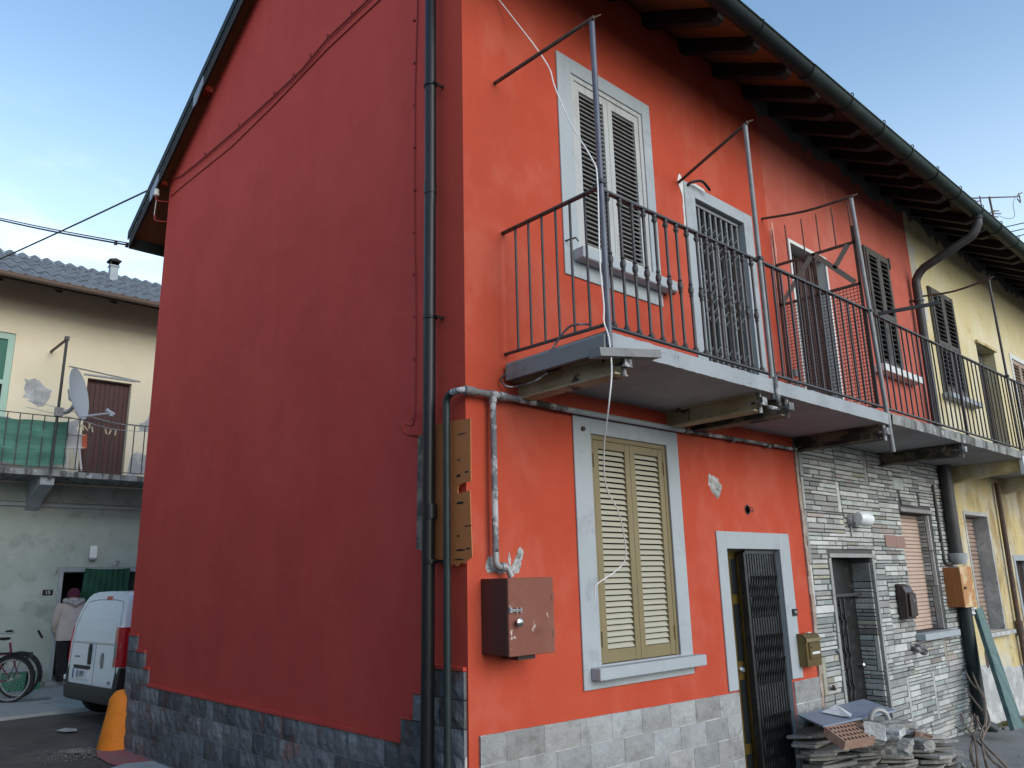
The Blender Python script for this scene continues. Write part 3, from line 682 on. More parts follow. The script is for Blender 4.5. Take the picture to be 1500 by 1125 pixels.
# upstairs window
t = MB(); t.box(6.522, 6.56, -.03, .07, 4.12, 5.70); t.box(7.21, 7.248, -.03, .07, 4.12, 5.70); t.box(6.56, 7.21, -.03, .07, 5.66, 5.70)
wn = part('window', t, mt['oldshut'], fad); wn['label'] = 'upstairs window with closed weathered dark shutters'
t = MB(); t.box(6.39, 7.55, -.14, 0, 4.005, 4.095); part('sill', t, mt['white'], wn, bevel=.006)
for a, b in ((6.55, 6.893), (6.898, 7.22)):
    t = MB(); shutter(t, a, b, 4.10, 5.665, -.045, .04, .055, .07, .09, 22, 0, sl=(.055, .010), ang=35, mids=(4.82,)); part('shutter', t, mt['oldshut'], wn)
t = MB(); t.box(6.53, 7.24, .03, .07, 4.1, 5.69); part('backing', t, mt['dark'], wn)
t = MB(); t.box(7.235, 7.275, -.05, 0, 5.55, 5.70); part('shutter_hook', t, mt['iron'], wn)
# shared old roof of the middle and yellow houses
def roof_old(x0, x1, parent, seed, nlab):
    rf = MB(); roofslab(rf, x0, x1, -.86, 6.98, .03); ro = part('roof', rf, mt['oldboard'], parent)
    t = MB(); coppi(x0, x1, t); part('tile_cover', t, mt['tile'], ro, smooth=True)
    rr = random.Random(seed); x = x0+.28
    while x < x1-.1:
        h = rr.uniform(.11, .15); wd = rr.uniform(.045, .06); e = rr.uniform(-.82, -.68); dx = rr.uniform(-.03, .03)
        t = MB(); t.prism([(e, zs(e)+.019), (.6, zs(.6)+.019), (.6, zs(.6)-h), (e+.1, zs(e+.1)-h), (e, zs(e)-h*.5)], lambda a, b, q: (q+dx*(a < 0), a, b), x-wd, x+wd)
        part('rafter', t, mt['rafter'], ro); x += rr.uniform(.43, .52)
    return ro
ro = roof_old(4.18, 8.13, fad, 5, '')
# rough grey mortar filling between the rafters on top of the wall
def filling(x0, x1, parent, seed):
    t = MB(); rr = random.Random(seed); x = x0
    vs = []
    k = int((x1-x0)/.06)
    for i in range(k+1):
        x = x0+(x1-x0)*i/k; d = 6.60+.05*math.sin(i*.83+math.sin(i*.31)*2)+.03*math.sin(i*.23)+rr.uniform(-.015, .015)+(.06 if i < 4 else 0)
        vs += [(x, -.004, d), (x, -.02-rr.uniform(0, .012), d+.04), (x, -.03-rr.uniform(0, .02), 6.83)]
    t.add(vs, [(3*i+j, 3*i+j+1, 3*i+j+4, 3*i+j+3) for i in range(k) for j in (0, 1)])
    part('mortar_filling', t, mt['joint'], parent, smooth=True)
filling(4.0, 8.13, fad, 3)
t = MB(); gutter_mb(t, 3.42, 8.6, -.945, 6.285, .092)
gu = part('gutter', t, mt['oldgutter'], fad, smooth=True)
def straps(xs, parent):
    for x in xs:
        t = MB(); t.tube([(x, -.945+.098*math.cos(a), 6.285+.098*math.sin(a)) for a in [math.pi+math.pi*k/12 for k in range(13)]], .007, 6)
        t.tube([(x, -1.043, 6.285), (x, -1.052, 6.315), (x, -1.04, 6.335), (x, -1.02, 6.32)], .006, 6); part('gutter_strap', t, mt['oldgutter'], parent)
straps([4.2, 4.95, 5.7, 6.45, 7.2, 8.0], gu)

# ================================================================== yellow house (8.13..18)
yel = thing('terrace_house', 'yellow house at the far end of the row with flaking plaster and dark shutters', 'house', (8.13, 0, 0))
XE = 24.0
w = MB().wall(8.13, XE, 3.0, 6.72, [(8.62, 9.55, 4.08, 5.66, .08), (10.42, 11.28, 3.05, 5.13, .22), (12.2, 13.1, 4.08, 5.2, .1), (14.4, 15.3, 3.05, 5.1, .2)], fy)
part('front_wall', w, mt['yellowtop'], yel)
w = MB().wall(8.13, XE, -.6, 3.0, [(8.68, 9.55, .86, 2.39, .26), (10.5, 11.4, -.6, 1.78, .2), (12.6, 13.6, .9, 2.3, .2)], fy, 1)
part('lower_wall', w, [mt['yellow'], mt['cement']], yel)
w = MB(); w.add([(8.13, 6, -.4), (XE, 6, -.4), (XE, 6, 6.83), (8.13, 6, 6.83)], [(0, 1, 2, 3)]); w.add([(XE, 0, -.6), (XE, 6, -.6), (XE, 6, 6.83), (XE, 3, 8.48), (XE, 0, 6.83)], [tuple(range(5))])
part('rear_wall', w, mt['yellow'], yel)
t = MB(); vs = []
r = random.Random(3); k = 40
for i in range(k+1):
    x = 8.14+(XE-8.14)*i/k; vs += [(x, -.012, -.6), (x, -.012, .32+r.uniform(-.04, .04)+(.1 if i < 3 else 0)), (x, 0, .36+r.uniform(-.03, .05)+(.1 if i < 3 else 0))]
t.add(vs, [(3*i+j, 3*i+j+1, 3*i+j+4, 3*i+j+3) for i in range(k) for j in (0, 1)]); part('cement_base', t, mt['cement'], yel)
t = MB(); crust(t, 0, jag([(8.60, .98-.62), (8.70, .42), (8.72, .62), (8.66, .72), (8.6, .6)], 3, .012, 2), .012, 4); part('flaked_patch', t, mt['rust'], yel)
def roller(x0, x1, z0, z1, y, m, parent, lab, n=26):
    t = MB()
    for i in range(n):
        a = z0+(z1-z0)*i/n; b = z0+(z1-z0)*(i+1)/n
        t.prism([(y+.015, a), (y, a+.01), (y-.004, (a+b)/2), (y, b-.01), (y+.015, b-.001), (y+.03, b-.001), (y+.03, a)], lambda p, q, u: (u, p, q), x0, x1)
    o = part('window', t, m, parent); o['label'] = lab; return o
wn = roller(8.70, 9.53, .87, 2.38, .18, mt['rollbrown'], yel, 'window with a closed brown roller shutter in a deep reveal')
t = MB(); t.box(8.62, 9.68, -.10, .18, .80, .855); part('sill', t, mt['cement'], wn, bevel=.006)
t = MB(); frame_ring(t, (8.63, 9.60, .86, 2.44), (8.68, 9.55, .86, 2.39), -.008, 0, False); part('frame', t, mt['cement'], wn)
t = MB(); t.box(10.52, 11.38, .16, .198, -.5, 1.77)
dr = part('door', t, mt['browndark'], yel); dr['label'] = 'dark ground floor door with a pale surround'
t = MB(); frame_ring(t, (10.42, 11.48, -.5, 1.86), (10.5, 11.4, -.5, 1.78), -.01, 0, False); part('frame', t, mt['lightconc'], dr)
wn = roller(12.62, 13.58, .91, 2.29, .15, mt['rollbrown'], yel, 'farther window with a brown roller shutter')
# upstairs openings
t = MB(); t.box(8.622, 8.66, -.03, .07, 4.08, 5.66); t.box(9.51, 9.548, -.03, .07, 4.08, 5.66); t.box(8.66, 9.51, -.03, .07, 5.62, 5.66)
wn = part('window', t, mt['oldshut'], yel); wn['label'] = 'upstairs window with closed dark louvred shutters'
for a, b in ((8.655, 9.08), (9.085, 9.515)):
    t = MB(); shutter(t, a, b, 4.09, 5.64, -.045, .04, .06, .07, .09, 22, 0, sl=(.055, .010), ang=35, mids=(4.82,)); part('shutter', t, mt['oldshut'], wn)
t = MB(); t.box(8.63, 9.54, .03, .07, 4.09, 5.65); part('backing', t, mt['dark'], wn)
t = MB(); t.box(8.56, 9.82, -.13, 0, 3.985, 4.06); part('sill', t, mt['lightconc'], wn, bevel=.006)
t = MB(); t.box(10.44, 11.26, .17, .215, 3.05, 5.12); dr = part('door', t, mt['oldshut'], yel); dr['label'] = 'upstairs door in a deep reveal under a small lintel'
t = MB(); t.box(10.38, 11.32, -.045, 0, 5.135, 5.18); part('lintel', t, mt['yellow'], dr)
t = MB()
for i in range(14): t.box(10.55+.05*i, 10.575+.05*i, .155, .169, 3.2, 4.9)
part('panel_moulding', t, mt['browndark'], dr)
t = MB(); frame_ring(t, (12.12, 13.18, 4.0, 5.28), (12.2, 13.1, 4.08, 5.2), -.012, 0)
wn = part('window', t, mt['white'], yel); wn['label'] = 'farthest upstairs window with a pale surround'
for a, b in ((12.21, 12.645), (12.655, 13.09)):
    t = MB(); shutter(t, a, b, 4.09, 5.19, .0, .04, .06, .07, .09, 16, 0, sl=(.055, .010), ang=35); part('shutter', t, mt['rollbrown'], wn)
t = MB(); t.box(14.42, 15.28, .15, .19, 3.05, 5.09); dr = part('door', t, mt['oldshut'], yel); dr['label'] = 'last upstairs door'
t = MB(); crust(t, 0, jag([(8.135, 5.6), (8.35, 5.6), (8.33, 5.9), (8.42, 6.2), (8.2, 6.3), (8.135, 6.3)], 4, .03, 2), .004, 8)
crust(t, 0, jag([(8.2, 5.0), (8.5, 5.1), (8.55, 5.5), (8.35, 5.6), (8.2, 5.4)], 4, .03, 3), .004, 9)
part('patched_plaster', t, M('grey_patch_plaster', (.50, .47, .40), .95, [((.36, .33, .28), 6, .58, .1, .7)], bump=.3), yel)
ro = roof_old(8.13, XE, yel, 9, ''); filling(8.13, XE, yel, 8)
t = MB(); gutter_mb(t, 8.6, XE+.1, -.945, 6.285, .092, dz=-.12)
gu = part('gutter', t, mt['oldgutter'], yel, smooth=True); straps([8.75, 9.5, 10.25, 11.0, 11.75, 12.5, 13.3, 14.1], gu)

# ================================================================== balconies
bal = thing('balcony', 'blue-grey painted concrete balcony of the red house with turned iron balusters', 'balcony', (.36, 0, 3.0))
t = MB(); t.m = 1
YB = -.915
t.add([(.36, .0, 2.972), (4.325, 0, 2.972), (4.325, YB, 2.972), (.36, YB, 2.972)], [(0, 3, 2, 1)])
t.m = 0
# front edge with a slightly ragged, overpainted lip
k = 90; r = random.Random(12); vs = []
for i in range(k+1):
    x = .36+(4.325-.36)*i/k; vs += [(x, YB, 2.972+r.uniform(-.002, .002)), (x, YB-.004, 3.075+r.uniform(-.006, .006)), (x, YB+.02, 3.092+r.uniform(-.004, .004)), (x, 0, 3.085)]
t.add(vs, [(4*i+j, 4*i+j+1, 4*i+j+5, 4*i+j+4) for i in range(k) for j in range(3)])
t.add([(.36, 0, 2.972), (.36, YB, 2.972), (.36, YB, 3.09), (.36, 0, 3.085)], [(0, 1, 2, 3)]); t.add([(4.325, 0, 2.972), (4.325, YB, 2.972), (4.325, YB, 3.09), (4.325, 0, 3.085)], [(0, 1, 2, 3)])
part('slab', t, [mt['slab'], mt['soffit']], bal)
def ibeam(x, y1, z0, z1, mat, parent, bolts=True):
    t = MB(); fw = .06
    t.box(x-fw, x+fw, y1, .0, z0, z0+.012); t.box(x-fw, x+fw, y1, .0, z1-.012, z1); t.box(x-.006, x+.006, y1, 0, z0+.012, z1-.012)
    o = part('beam', t, mat, parent)
    if bolts:
        t = MB(); t.tube([(x, y1-.05, (z0+z1)/2), (x, y1+.08, (z0+z1)/2)], .013, 8); t.tube([(x, y1-.02, z0-.015), (x, y1-.02, z1+.01)], .014, 8); t.box(x-.035, x+.035, y1-.06, y1-.035, (z0+z1)/2-.03, (z0+z1)/2+.03)
        part('clamp_bolt', t, mt['conduit'], o)
    return o
for x, a, m in ((.47, -.90, 'beam'), (2.13, -.83, 'beam'), (2.47, -.86, 'beamold'), (4.23, -.86, 'beamold')): ibeam(x, a, 2.835, 2.9715, mt[m], bal)
# formwork planks left under the corner
t = MB(); t.obox((.47, -.945, 2.955), (1, .02, .16), (0, 1, 0), (-.16, 0, 1), .60, .09, .05); t.box(.325, .359, -.90, -.03, 2.955, 3.06)
part('formwork_board', t, mt['plankwood'], bal)
RT_Z, YR = 4.045, -.885
t = MB(); t.bar((.355, -.0, 4.04), (.355, YR, 4.03), .012, .035, (1, 0, 0)); part('handrail', t, mt['iron'], bal)
t = MB(); t.bar((.33, YR, 4.03), (2.25, YR, 4.05), .035, .014); part('handrail', t, mt['iron'], bal)
t = MB(); t.bar((2.25, YR, 4.052), (4.32, YR, 4.075), .035, .016); part('handrail', t, mt['iron'], bal)
t = MB(); t.bar((.355, 0, 3.15), (.355, YR, 3.13), .03, .012, (0, 0, 1)); part('bottom_rail', t, mt['iron'], bal)
t = MB(); t.bar((.33, YR, 3.128), (4.32, YR, 3.135), .03, .012); part('bottom_rail', t, mt['iron'], bal)
for i in range(6):
    y = -.13-.129*i; t = MB(); t.tube([(.355, y, 3.14), (.355, y, 4.035)], .0085, 8); part('baluster', t, mt['iron'], bal, smooth=True)
def turned(x, z0, z1):
    t = MB(); h = z1-z0; zm = 3.575
    p = [(.010, 0), (.020, .004), (.022, .018), (.013, .028), (.010, .04)]
    prof = [(r_, z) for r_, z in p]
    for r_, dz in ((.010, -.06), (.013, -.048), (.016, -.040), (.011, -.032), (.018, -.016), (.0195, 0), (.018, .016), (.011, .032), (.016, .040), (.013, .048), (.010, .06)): prof.append((r_, zm-z0+dz))
    prof += [(.010, h-.07), (.013, h-.062), (.020, h-.05), (.020, h-.036), (.012, h-.026), (.017, h-.014), (.013, h)]
    t.lathe(prof, (x, YR, z0), 10); return t
x = .445; i = 0
while x < 2.22: part('baluster', turned(x, 3.135, 4.03+.01*(x/2)), mt['iron'], bal, smooth=True); x += .1215
for x in [2.33+.132*i for i in range(15)]:
    t = MB(); t.box(x-.007, x+.007, YR-.007, YR+.007, 3.14, 4.055); part('baluster', t, mt['iron'], bal)
# concrete balcony further along
balc = thing('balcony', 'bare stained concrete balcony running along the faded and yellow houses', 'balcony', (4.33, 0, 3.0))
t = MB(); XB = 18.6; k = 220; r = random.Random(7); vs = []
def bd(x): return 0
for i in range(k+1):
    x = 4.33+(XB-4.33)*i/k; vs += [(x, 0, 2.985), (x, YB-.01, 2.985+r.uniform(-.004, .004)), (x, YB-.016, 3.07+r.uniform(-.008, .008)), (x, YB+.015, 3.098+r.uniform(-.006, .006)), (x, 0, 3.095)]
t.m = 0
t.add(vs, [(5*i+j, 5*i+j+1, 5*i+j+6, 5*i+j+5) for i in range(k) for j in range(1, 4)])
t.m = 1; t.add(vs, [(5*i, 5*i+1, 5*i+6, 5*i+5) for i in range(k)])
part('slab', t, [mt['dirtyconc'], mt['soffit']], balc)
for x in (6.15,): ibeam(x, -.88, 2.845, 2.984, mt['beamold'], balc)
for x in (8.28, 10.5, 12.7, 14.9):
    t = MB(); t.prism([(-.88, 2.984), (.0, 2.984), (0, 2.76), (-.2, 2.80), (-.88, 2.86)], lambda a, b, q: (q, a, b), x-.09, x+.09); b_ = part('beam', t, mt['yellow'], balc)
    t = MB(); t.box(x-.10, x-.03, -.93, -.885, 2.80, 3.02); part('bracket_plate', t, mt['white'], b_)
t = MB(); t.bar((4.33, YR, 4.06), (XB, YR, 4.04), .035, .014); part('handrail', t, mt['iron'], balc)
t = MB(); t.bar((4.33, YR, 3.135), (XB, YR, 3.125), .03, .012); part('bottom_rail', t, mt['iron'], balc)
x = 4.44; i = 0; rest = MB()
while x < XB:
    t = MB() if i < 86 else rest; big = i % 16 == 15
    rr_ = .014 if big else .0065
    t.box(x-rr_, x+rr_, YR-rr_, YR+rr_, 3.10 if big else 3.13, 4.05)
    if i < 86: part('rail_post' if big else 'baluster', t, mt['iron'], balc)
    x += .134; i += 1
if rest.v: o = part('baluster', rest, mt['iron'], balc); o['kind'] = 'stuff'

# ---- washing line posts
def line_post(loc, label, zt, wallp, mat, zb=2.9, armdroop=0, r=.019, tilt=0):
    t_ = thing('clothes_post', label, 'clothes post', loc, 'clothes line posts along the balconies')
    x, y, _ = loc
    m_ = MB(); m_.tube([(x+tilt, y, zb), (x, y, zt)], r, 10); part('post', m_, mat, t_, smooth=True)
    m_ = MB(); w_ = V(wallp); e = V((x-.01, y-.03, zt+.005)); mid = (w_+e)/2-V((0, 0, armdroop)); m_.tube(spline([w_, mid, e], 5), .014, 8); m_.tube([e, e+V((.035, -.03, .02))], .006, 6)
    part('arm', m_, mt['rust'], t_)
    m_ = MB(); m_.obox((x+tilt*.5, y, 4.06), (1, 0, 0), (0, 1, 0), (0, 0, 1), .05, .05, .025); part('clamp', m_, mt['iron'], t_)
    return t_
line_post((.358, -.915, 3.1), 'blue-grey iron post rising from the free corner of the red house balcony', 5.235, (.305, 0, 5.225), mt['postpaint'], 2.99)
p2 = line_post((2.245, -.905, 3.1), 'grey iron post in front of the balcony grille door of the red house', 5.24, (2.58, 0, 5.21), mt['irongrey'], 2.93)
m_ = MB(); m_.tube([(2.245, -.93, 3.1), (2.245, -.94, 2.87), (2.245, -.93, 2.85), (2.15, -.90, 2.86)], .016, 8); part('foot_hook', m_, mt['conduit'], p2)
p3 = line_post((4.145, -.905, 3.1), 'iron post at the end of the red house balcony beside the mesh screen', 5.215, (4.055, 0, 5.30), mt['irongrey'], 2.72, .035, .022, .16)
line_post((8.20, -.905, 3.1), 'thin dark post on the concrete balcony before the yellow house', 5.38, (8.30, 0, 5.42), mt['iron'], 3.0, .05, .016, .06)

# ---- mesh screen across the balcony
scr = thing('balcony_screen', 'rusty wire mesh screen with upright spikes dividing the balcony between two houses', 'screen', (4.2, -.45, 3.1))
XS = 4.2
def SP(y, z): return V((XS, y, z))
t = MB()
for a, b in (((-.02, 4.80), (-.865, 4.78)), ((-.02, 4.36), (-.865, 4.35)), ((-.02, 3.14), (-.865, 3.14)), ((-.03, 3.14), (-.03, 4.80)), ((-.86, 3.14), (-.86, 4.95)), ((-.44, 3.14), (-.44, 4.80))):
    t.bar(SP(*a), SP(*b), .028, .014, (1, 0, 0))
part('frame', t, mt['rust'], scr)
t = MB()
for a, b in (((-.42, 4.77), (-.06, 4.37)), ((-.46, 4.77), (-.82, 4.37)), ((-.80, 4.77), (-.64, 4.57))): t.bar(SP(*a)+V((-.016, 0, 0)), SP(*b)+V((-.016, 0, 0)), .05, .01, (1, 0, 0))
part('brace', t, M('pale_timber_brace', (.22, .19, .16), .8), scr)
t = MB()
for y in (-.026, -.173, -.354, -.513, -.678, -.844): t.tube([SP(y, 4.80), SP(y, 5.21)], .007, 6)
part('spike', t, mt['rust'], scr)
t = MB()
n = 24
for i in range(1, n):
    y = -.03-.83*i/n; t.tube([SP(y, 3.15), SP(y, 4.35)], .0034, 4)
n = 34
for i in range(1, n):
    z = 3.15+1.2*i/n; t.tube([SP(-.03, z)+V((.005, 0, 0)), SP(-.86, z)+V((.005, 0, 0))], .0034, 4)
part('wire_mesh', t, mt['iron'], scr)
t = MB(); t.obox(SP(-.10, 3.62), (1, 0, 0), (0, 1, 0), (0, 0, 1), .05, .04, .07); part('latch', t, mt['irongrey'], scr)
t = MB(); t.bar((4.02, -.02, 3.62), (4.16, -.55, 3.10), .045, .02); solo('timber_offcut', t, mt['plankwood'], 'grey timber batten leaning at the foot of the balcony screen', 'timber')
t = MB(); t.bar((4.44, -.89, 4.085), (4.58, -1.40, 4.085), .03, .03); t.bar((4.58, -1.39, 4.05), (4.58, -1.39, 4.16), .015, .015)
solo('rack_arm', t, mt['iron'], 'dark bar sticking out over the street from the concrete balcony rail', 'bar')
# ================================================================== pipes on the gable and street fronts
dp = thing('downpipe', 'glossy black downpipe running down the red gable near its corner', 'pipe', (-.085, .27, 0))
t = MB(); t.tube([(-.085, .262, 8.2), (-.085, .262, 4.27), (-.088, .262, 4.2), (-.088, .272, 2.0), (-.088, .285, -.3)], .042, 16); part('pipe', t, mt['black'], dp, smooth=True)
for z in (5.17, 3.39, 1.785):
    t = MB(); t.tube([(-.086, .262, z-.012), (-.086, .262, z+.012)], .049, 16); t.box(-.06, .0, .215, .225, z-.01, z+.01); t.tube([(-.10, .208, z), (-.07, .208, z)], .008, 6); t.tube([(-.10, .318, z), (-.07, .318, z)], .008, 6)
    part('clip', t, mt['black'], dp, smooth=True)
for z in (4.30, 2.05):
    t = MB(); t.tube([(-.086, .262, z), (-.086, .262, z+.09)], .0455, 16); part('socket', t, mt['black'], dp, smooth=True)
gp = thing('gas_pipe', 'dark green and flaking grey gas pipe bending round the corner above the meter box', 'pipe', (-.05, 0, 2.8))
t = MB(); t.tube([(-.072, .105, -.3), (-.072, .105, 2.77)]+arc((-.072, .045, 2.77), (0, 1, 0), (0, 0, 1), .06, 0, math.pi/2, 6), .023, 12); part('riser', t, mt['green'], gp, smooth=True)
t = MB(); t.tube([(-.072, .045, 2.83), (-.072, -.0, 2.832)]+arc((-.012, 0, 2.832), (-1, 0, 0), (0, -1, 0), .06, 0, math.pi/2, 8)+[(.45, -.06, 2.832), (.88, -.055, 2.825)], .022, 12)
t.tube([(-.05, -.055, 2.832), (.02, -.06, 2.832)], .029, 12); t.tube([(.15, -.06, 2.832), (.21, -.06, 2.832)], .028, 12); t.tube([(.24, -.06, 2.832), (.29, -.06, 2.832)], .030, 12)
part('corner_run', t, mt['conduit'], gp, smooth=True)
t = MB(); t.tube([(.88, -.055, 2.825), (2.28, -.05, 2.83)], .021, 10); part('painted_run', t, mt['trim'], gp, smooth=True)
t = MB(); t.tube([(2.28, -.05, 2.83), (4.14, -.05, 2.845)], .017, 10)
for x in (2.3, 3.0, 3.6): t.tube([(x, -.05, 2.83), (x+.04, -.05, 2.83)], .026, 8)
part('end_run', t, mt['conduit'], gp, smooth=True)
t = MB(); t.tube([(.18, -.06, 2.83), (.18, -.06, 1.83)], .021, 10); t.tube([(.18, -.06, 2.0), (.18, -.06, 1.80)], .018, 10); t.tube([(.18, -.06, 2.78), (.18, -.06, 2.83)], .027, 10)
part('drop', t, mt['conduit'], gp, smooth=True)
t = MB(); t.tube([(.18, -.06, 1.83)]+arc((.22, -.06, 1.78), (-1, 0, 0), (0, 0, -1), .04, 0, math.pi/2, 6)+[(.27, -.07, 1.735), (.29, -.08, 1.68)], .022, 10); t.tube([(.225, -.06, 1.742), (.255, -.065, 1.74)], .030, 10); part('elbow', t, mt['metalgrey'], gp, smooth=True)
t = MB()
t.prism([(.30, 2.665), (.1, 2.66), (-.088, 2.645), (-.085, 2.255), (-.02, 2.25), (.03, 2.24), (.045, 2.215), (.04, 2.19), (-.02, 2.193), (-.075, 2.20), (-.082, 2.0), (-.09, 1.80), (-.05, 1.785), (-.02, 1.762), (.02, 1.770), (.05, 1.748), (.09, 1.765), (.12, 1.752), (.14, 1.79), (.30, 1.80)], lambda a, b, q: (q, a, b), -.034, -.028)
hb_ = solo('hardboard_sheet', t, mt['cardb'], 'brown notched hardboard sheet tucked behind the pipes at the house corner', 'board')
r = random.Random(17)
for y, z, l_, h_ in ((.00, 2.56, .10, .010), (.03, 2.40, .03, .012), (.035, 2.30, .05, .018), (-.045, 2.315, .045, .014), (.02, 2.13, .08, .02), (-.05, 1.985, .06, .012), (.04, 1.93, .03, .016), (.02, 1.845, .10, .014), (-.055, 1.85, .04, .014), (.03, 1.79, .09, .01)):
    q_ = MB(); k_ = 9; q_.prism([(y+l_/2*math.cos(2*math.pi*i/k_)*r.uniform(.75, 1.1), z+h_/2*math.sin(2*math.pi*i/k_)*r.uniform(.7, 1.2)) for i in range(k_)], lambda a, b, q: (q, a, b), -.0348, -.0342); part('smear', q_, mt['ink'], hb_)
t = MB(); t.prism([(.30, 2.60), (.452, 2.62), (.460, 1.87), (.30, 1.84)], lambda a, b, q: (q, a, b), -.046, -.036)
solo('hardboard_sheet', t, mt['greyb'], 'narrow grey smeared board showing at the left of the black downpipe', 'board')
zp = thing('downpipe', 'grey cranked downpipe from the gutter down between the faded and yellow houses', 'pipe', (7.9, -.1, 3))
t = MB(); t.tube(spline([(8.02, -.945, 6.22), (8.02, -.945, 6.12), (8.0, -.87, 5.97)], 4)[:-1]+[(7.99, -.85, 5.95), (7.97, -.22, 5.70)]+spline([(7.97, -.16, 5.65), (7.965, -.10, 5.55), (7.96, -.095, 5.4)], 4)+[(7.90, -.095, 3.10)], .056, 14); part('pipe', t, mt['zigpipe'], zp, smooth=True)
t = MB(); t.tube([(7.955, -.095, 5.24), (7.955, -.095, 5.26)], .068, 14); t.box(7.87, 7.89, -.1, 0, 5.24, 5.26); part('clip', t, mt['iron'], zp, smooth=True)
t = MB(); t.tube([(8.02, -.945, 6.24), (8.02, -.945, 6.16)], .07, 14); part('socket', t, mt['oldgutter'], zp, smooth=True)
lp = thing('downpipe', 'dark lower downpipe with a white collar above the wooden cupboard', 'pipe', (7.9, -.1, 0))
t = MB(); t.tube([(7.93, -.095, 2.98), (7.88, -.10, 1.86)], .075, 14); part('pipe', t, mt['zigpipe'], lp, smooth=True)
t = MB(); t.lathe([(.075, 0), (.085, .02), (.10, .06), (.108, .13), (.10, .135), (.08, .13)], (7.88, -.11, 1.73), 16); part('collar', t, mt['lightconc'], lp, smooth=True)
t = MB(); t.tube([(7.86, -.10, 1.22), (7.85, -.10, -.05), (7.87, -.13, -.14), (7.93, -.2, -.2)], .075, 14); part('foot', t, mt['green'], lp, smooth=True)
t = MB(); t.tube([(7.62, -.03, 2.72), (7.62, -.03, 1.80)]+arc((7.68, -.03, 1.80), (-1, 0, 0), (0, 0, -1), .06, 0, math.pi/2, 5)+[(7.80, -.05, 1.74)], .022, 10)
solo('conduit', t, mt['zigpipe'], 'thin grey pipe on the stone slips beside the downpipe collar', 'pipe', smooth=True)
t = MB(); t.tube([(10.05, -.06, 2.9), (9.98, -.06, .98), (9.97, -.06, -.3)], .035, 10); t.tube([(9.98, -.06, .95), (9.98, -.06, .75)], .05, 10)
solo('conduit', t, mt['rust'], 'rusty brown pipe on the yellow ground floor wall', 'pipe', smooth=True)

# ---- meter box
X0, X1, Z0, Z1, D = .106, .482, 1.232, 1.672, -.25
mb_ = thing('meter_box', 'brown paint-spattered steel meter box on the red front under the gas pipe', 'meter box', (.3, -.12, 1.23))
t = MB(); t.box(X0, X1, D+.018, -.0, Z0, Z1); part('body', t, M('dark_brown_box_side', (.075, .026, .022), .5, [((.45, .40, .37), 13, .77, .02, .7), ((.06, .024, .02), 4, .55, .1, .6)]), mb_, bevel=.004)
t = MB(); t.box(X0-.001, X1+.001, D, D+.016, Z0-.004, Z1+.002); d_ = part('door', t, mt['brownbox'], mb_, bevel=.003)
t = MB(); t.lathe([(.010, 0), (.010, .018), (.022, .024), (.024, .036), (.014, .042)], (.165, D, 1.418), 12, (0, -1, 0)); part('knob', t, mt['chrome'], d_, smooth=True)
t = MB(); t.box(.103, .20, D-.012, D, 1.478, 1.484); t.tube([(.105, D-.012, 1.49), (.20, D-.012, 1.486)], .006, 8); t.box(.105, .12, D-.015, D, 1.475, 1.505); t.box(.155, .165, D-.016, D, 1.472, 1.502); t.box(.188, .198, D-.016, D, 1.472, 1.502); part('bolt', t, mt['metalgrey'], d_)
for z in (1.55, 1.34):
    t = MB(); t.tube([(X1+.001, D+.004, z-.025), (X1+.001, D+.004, z+.025)], .006, 8); t.box(X1-.02, X1, D-.003, D, z-.02, z+.02); part('hinge', t, mt['brownbox'], d_)
t = MB(); t.box(.22, .36, -.2, -.06, 1.20, 1.231); part('pipe_stub', t, mt['browndark'], mb_)

# ---- letterboxes, bell, junction
lb = thing('letterbox', 'bronze letterbox with a rounded lid beside the red street door', 'letterbox', (3.98, -.06, .84))
t = MB(); t.prism([(0, .85), (-.10, .85), (-.10, 1.08), (-.085, 1.115), (-.06, 1.125), (0, 1.13)], lambda a, b, q: (q, a, b), 3.835, 4.09); b_ = part('body', t, mt['brassbox'], lb, bevel=.006, segs=2)
t = MB(); t.box(3.875, 4.075, -.112, -.101, .915, 1.055); part('front_plate', t, mt['brassbox'], lb, bevel=.004)
t = MB(); t.box(3.90, 4.04, -.118, -.112, .955, .975); part('name_card', t, mt['white'], lb); t = MB(); t.tube([(3.90, -.112, 1.02), (3.90, -.125, 1.02)], .010, 10); part('lock', t, mt['chrome'], lb)
t = MB(); t.prism([(-.01, 1.131), (-.075, 1.129), (-.108, 1.09), (-.112, 1.062), (-.104, 1.06), (-.08, 1.12)], lambda a, b, q: (q, a, b), 3.83, 4.095); part('lid', t, mt['brassbox'], lb)
t = MB(); t.obox((3.97, -.06, 1.137), (1, .1, 0), (0, 1, 0), (0, 0, 1), .07, .03, .006); part('paint_drip', t, mt['white'], lb)
l2 = thing('letterbox', 'tall dark brown letterbox on the stone slips left of the beige roller window', 'letterbox', (6.2, -.06, 1.15))
t = MB(); t.prism([(-.026, 1.17), (-.12, 1.15), (-.13, 1.44), (-.105, 1.50), (-.026, 1.53)], lambda a, b, q: (q, a, b), 6.08, 6.30); part('body', t, mt['browndark'], l2, bevel=.008, segs=2)
t = MB(); t.prism([(-.126, 1.18), (-.15, 1.18), (-.155, 1.42), (-.133, 1.43)], lambda a, b, q: (q, a, b), 6.12, 6.29); part('door', t, mt['browndark'], l2, bevel=.004)
t = MB(); t.box(6.19, 6.215, -.160, -.154, 1.335, 1.36); part('lock', t, mt['chrome'], l2)
be = thing('doorbell', 'small black doorbell on the grey door surround', 'doorbell', (3.84, -.02, 1.32))
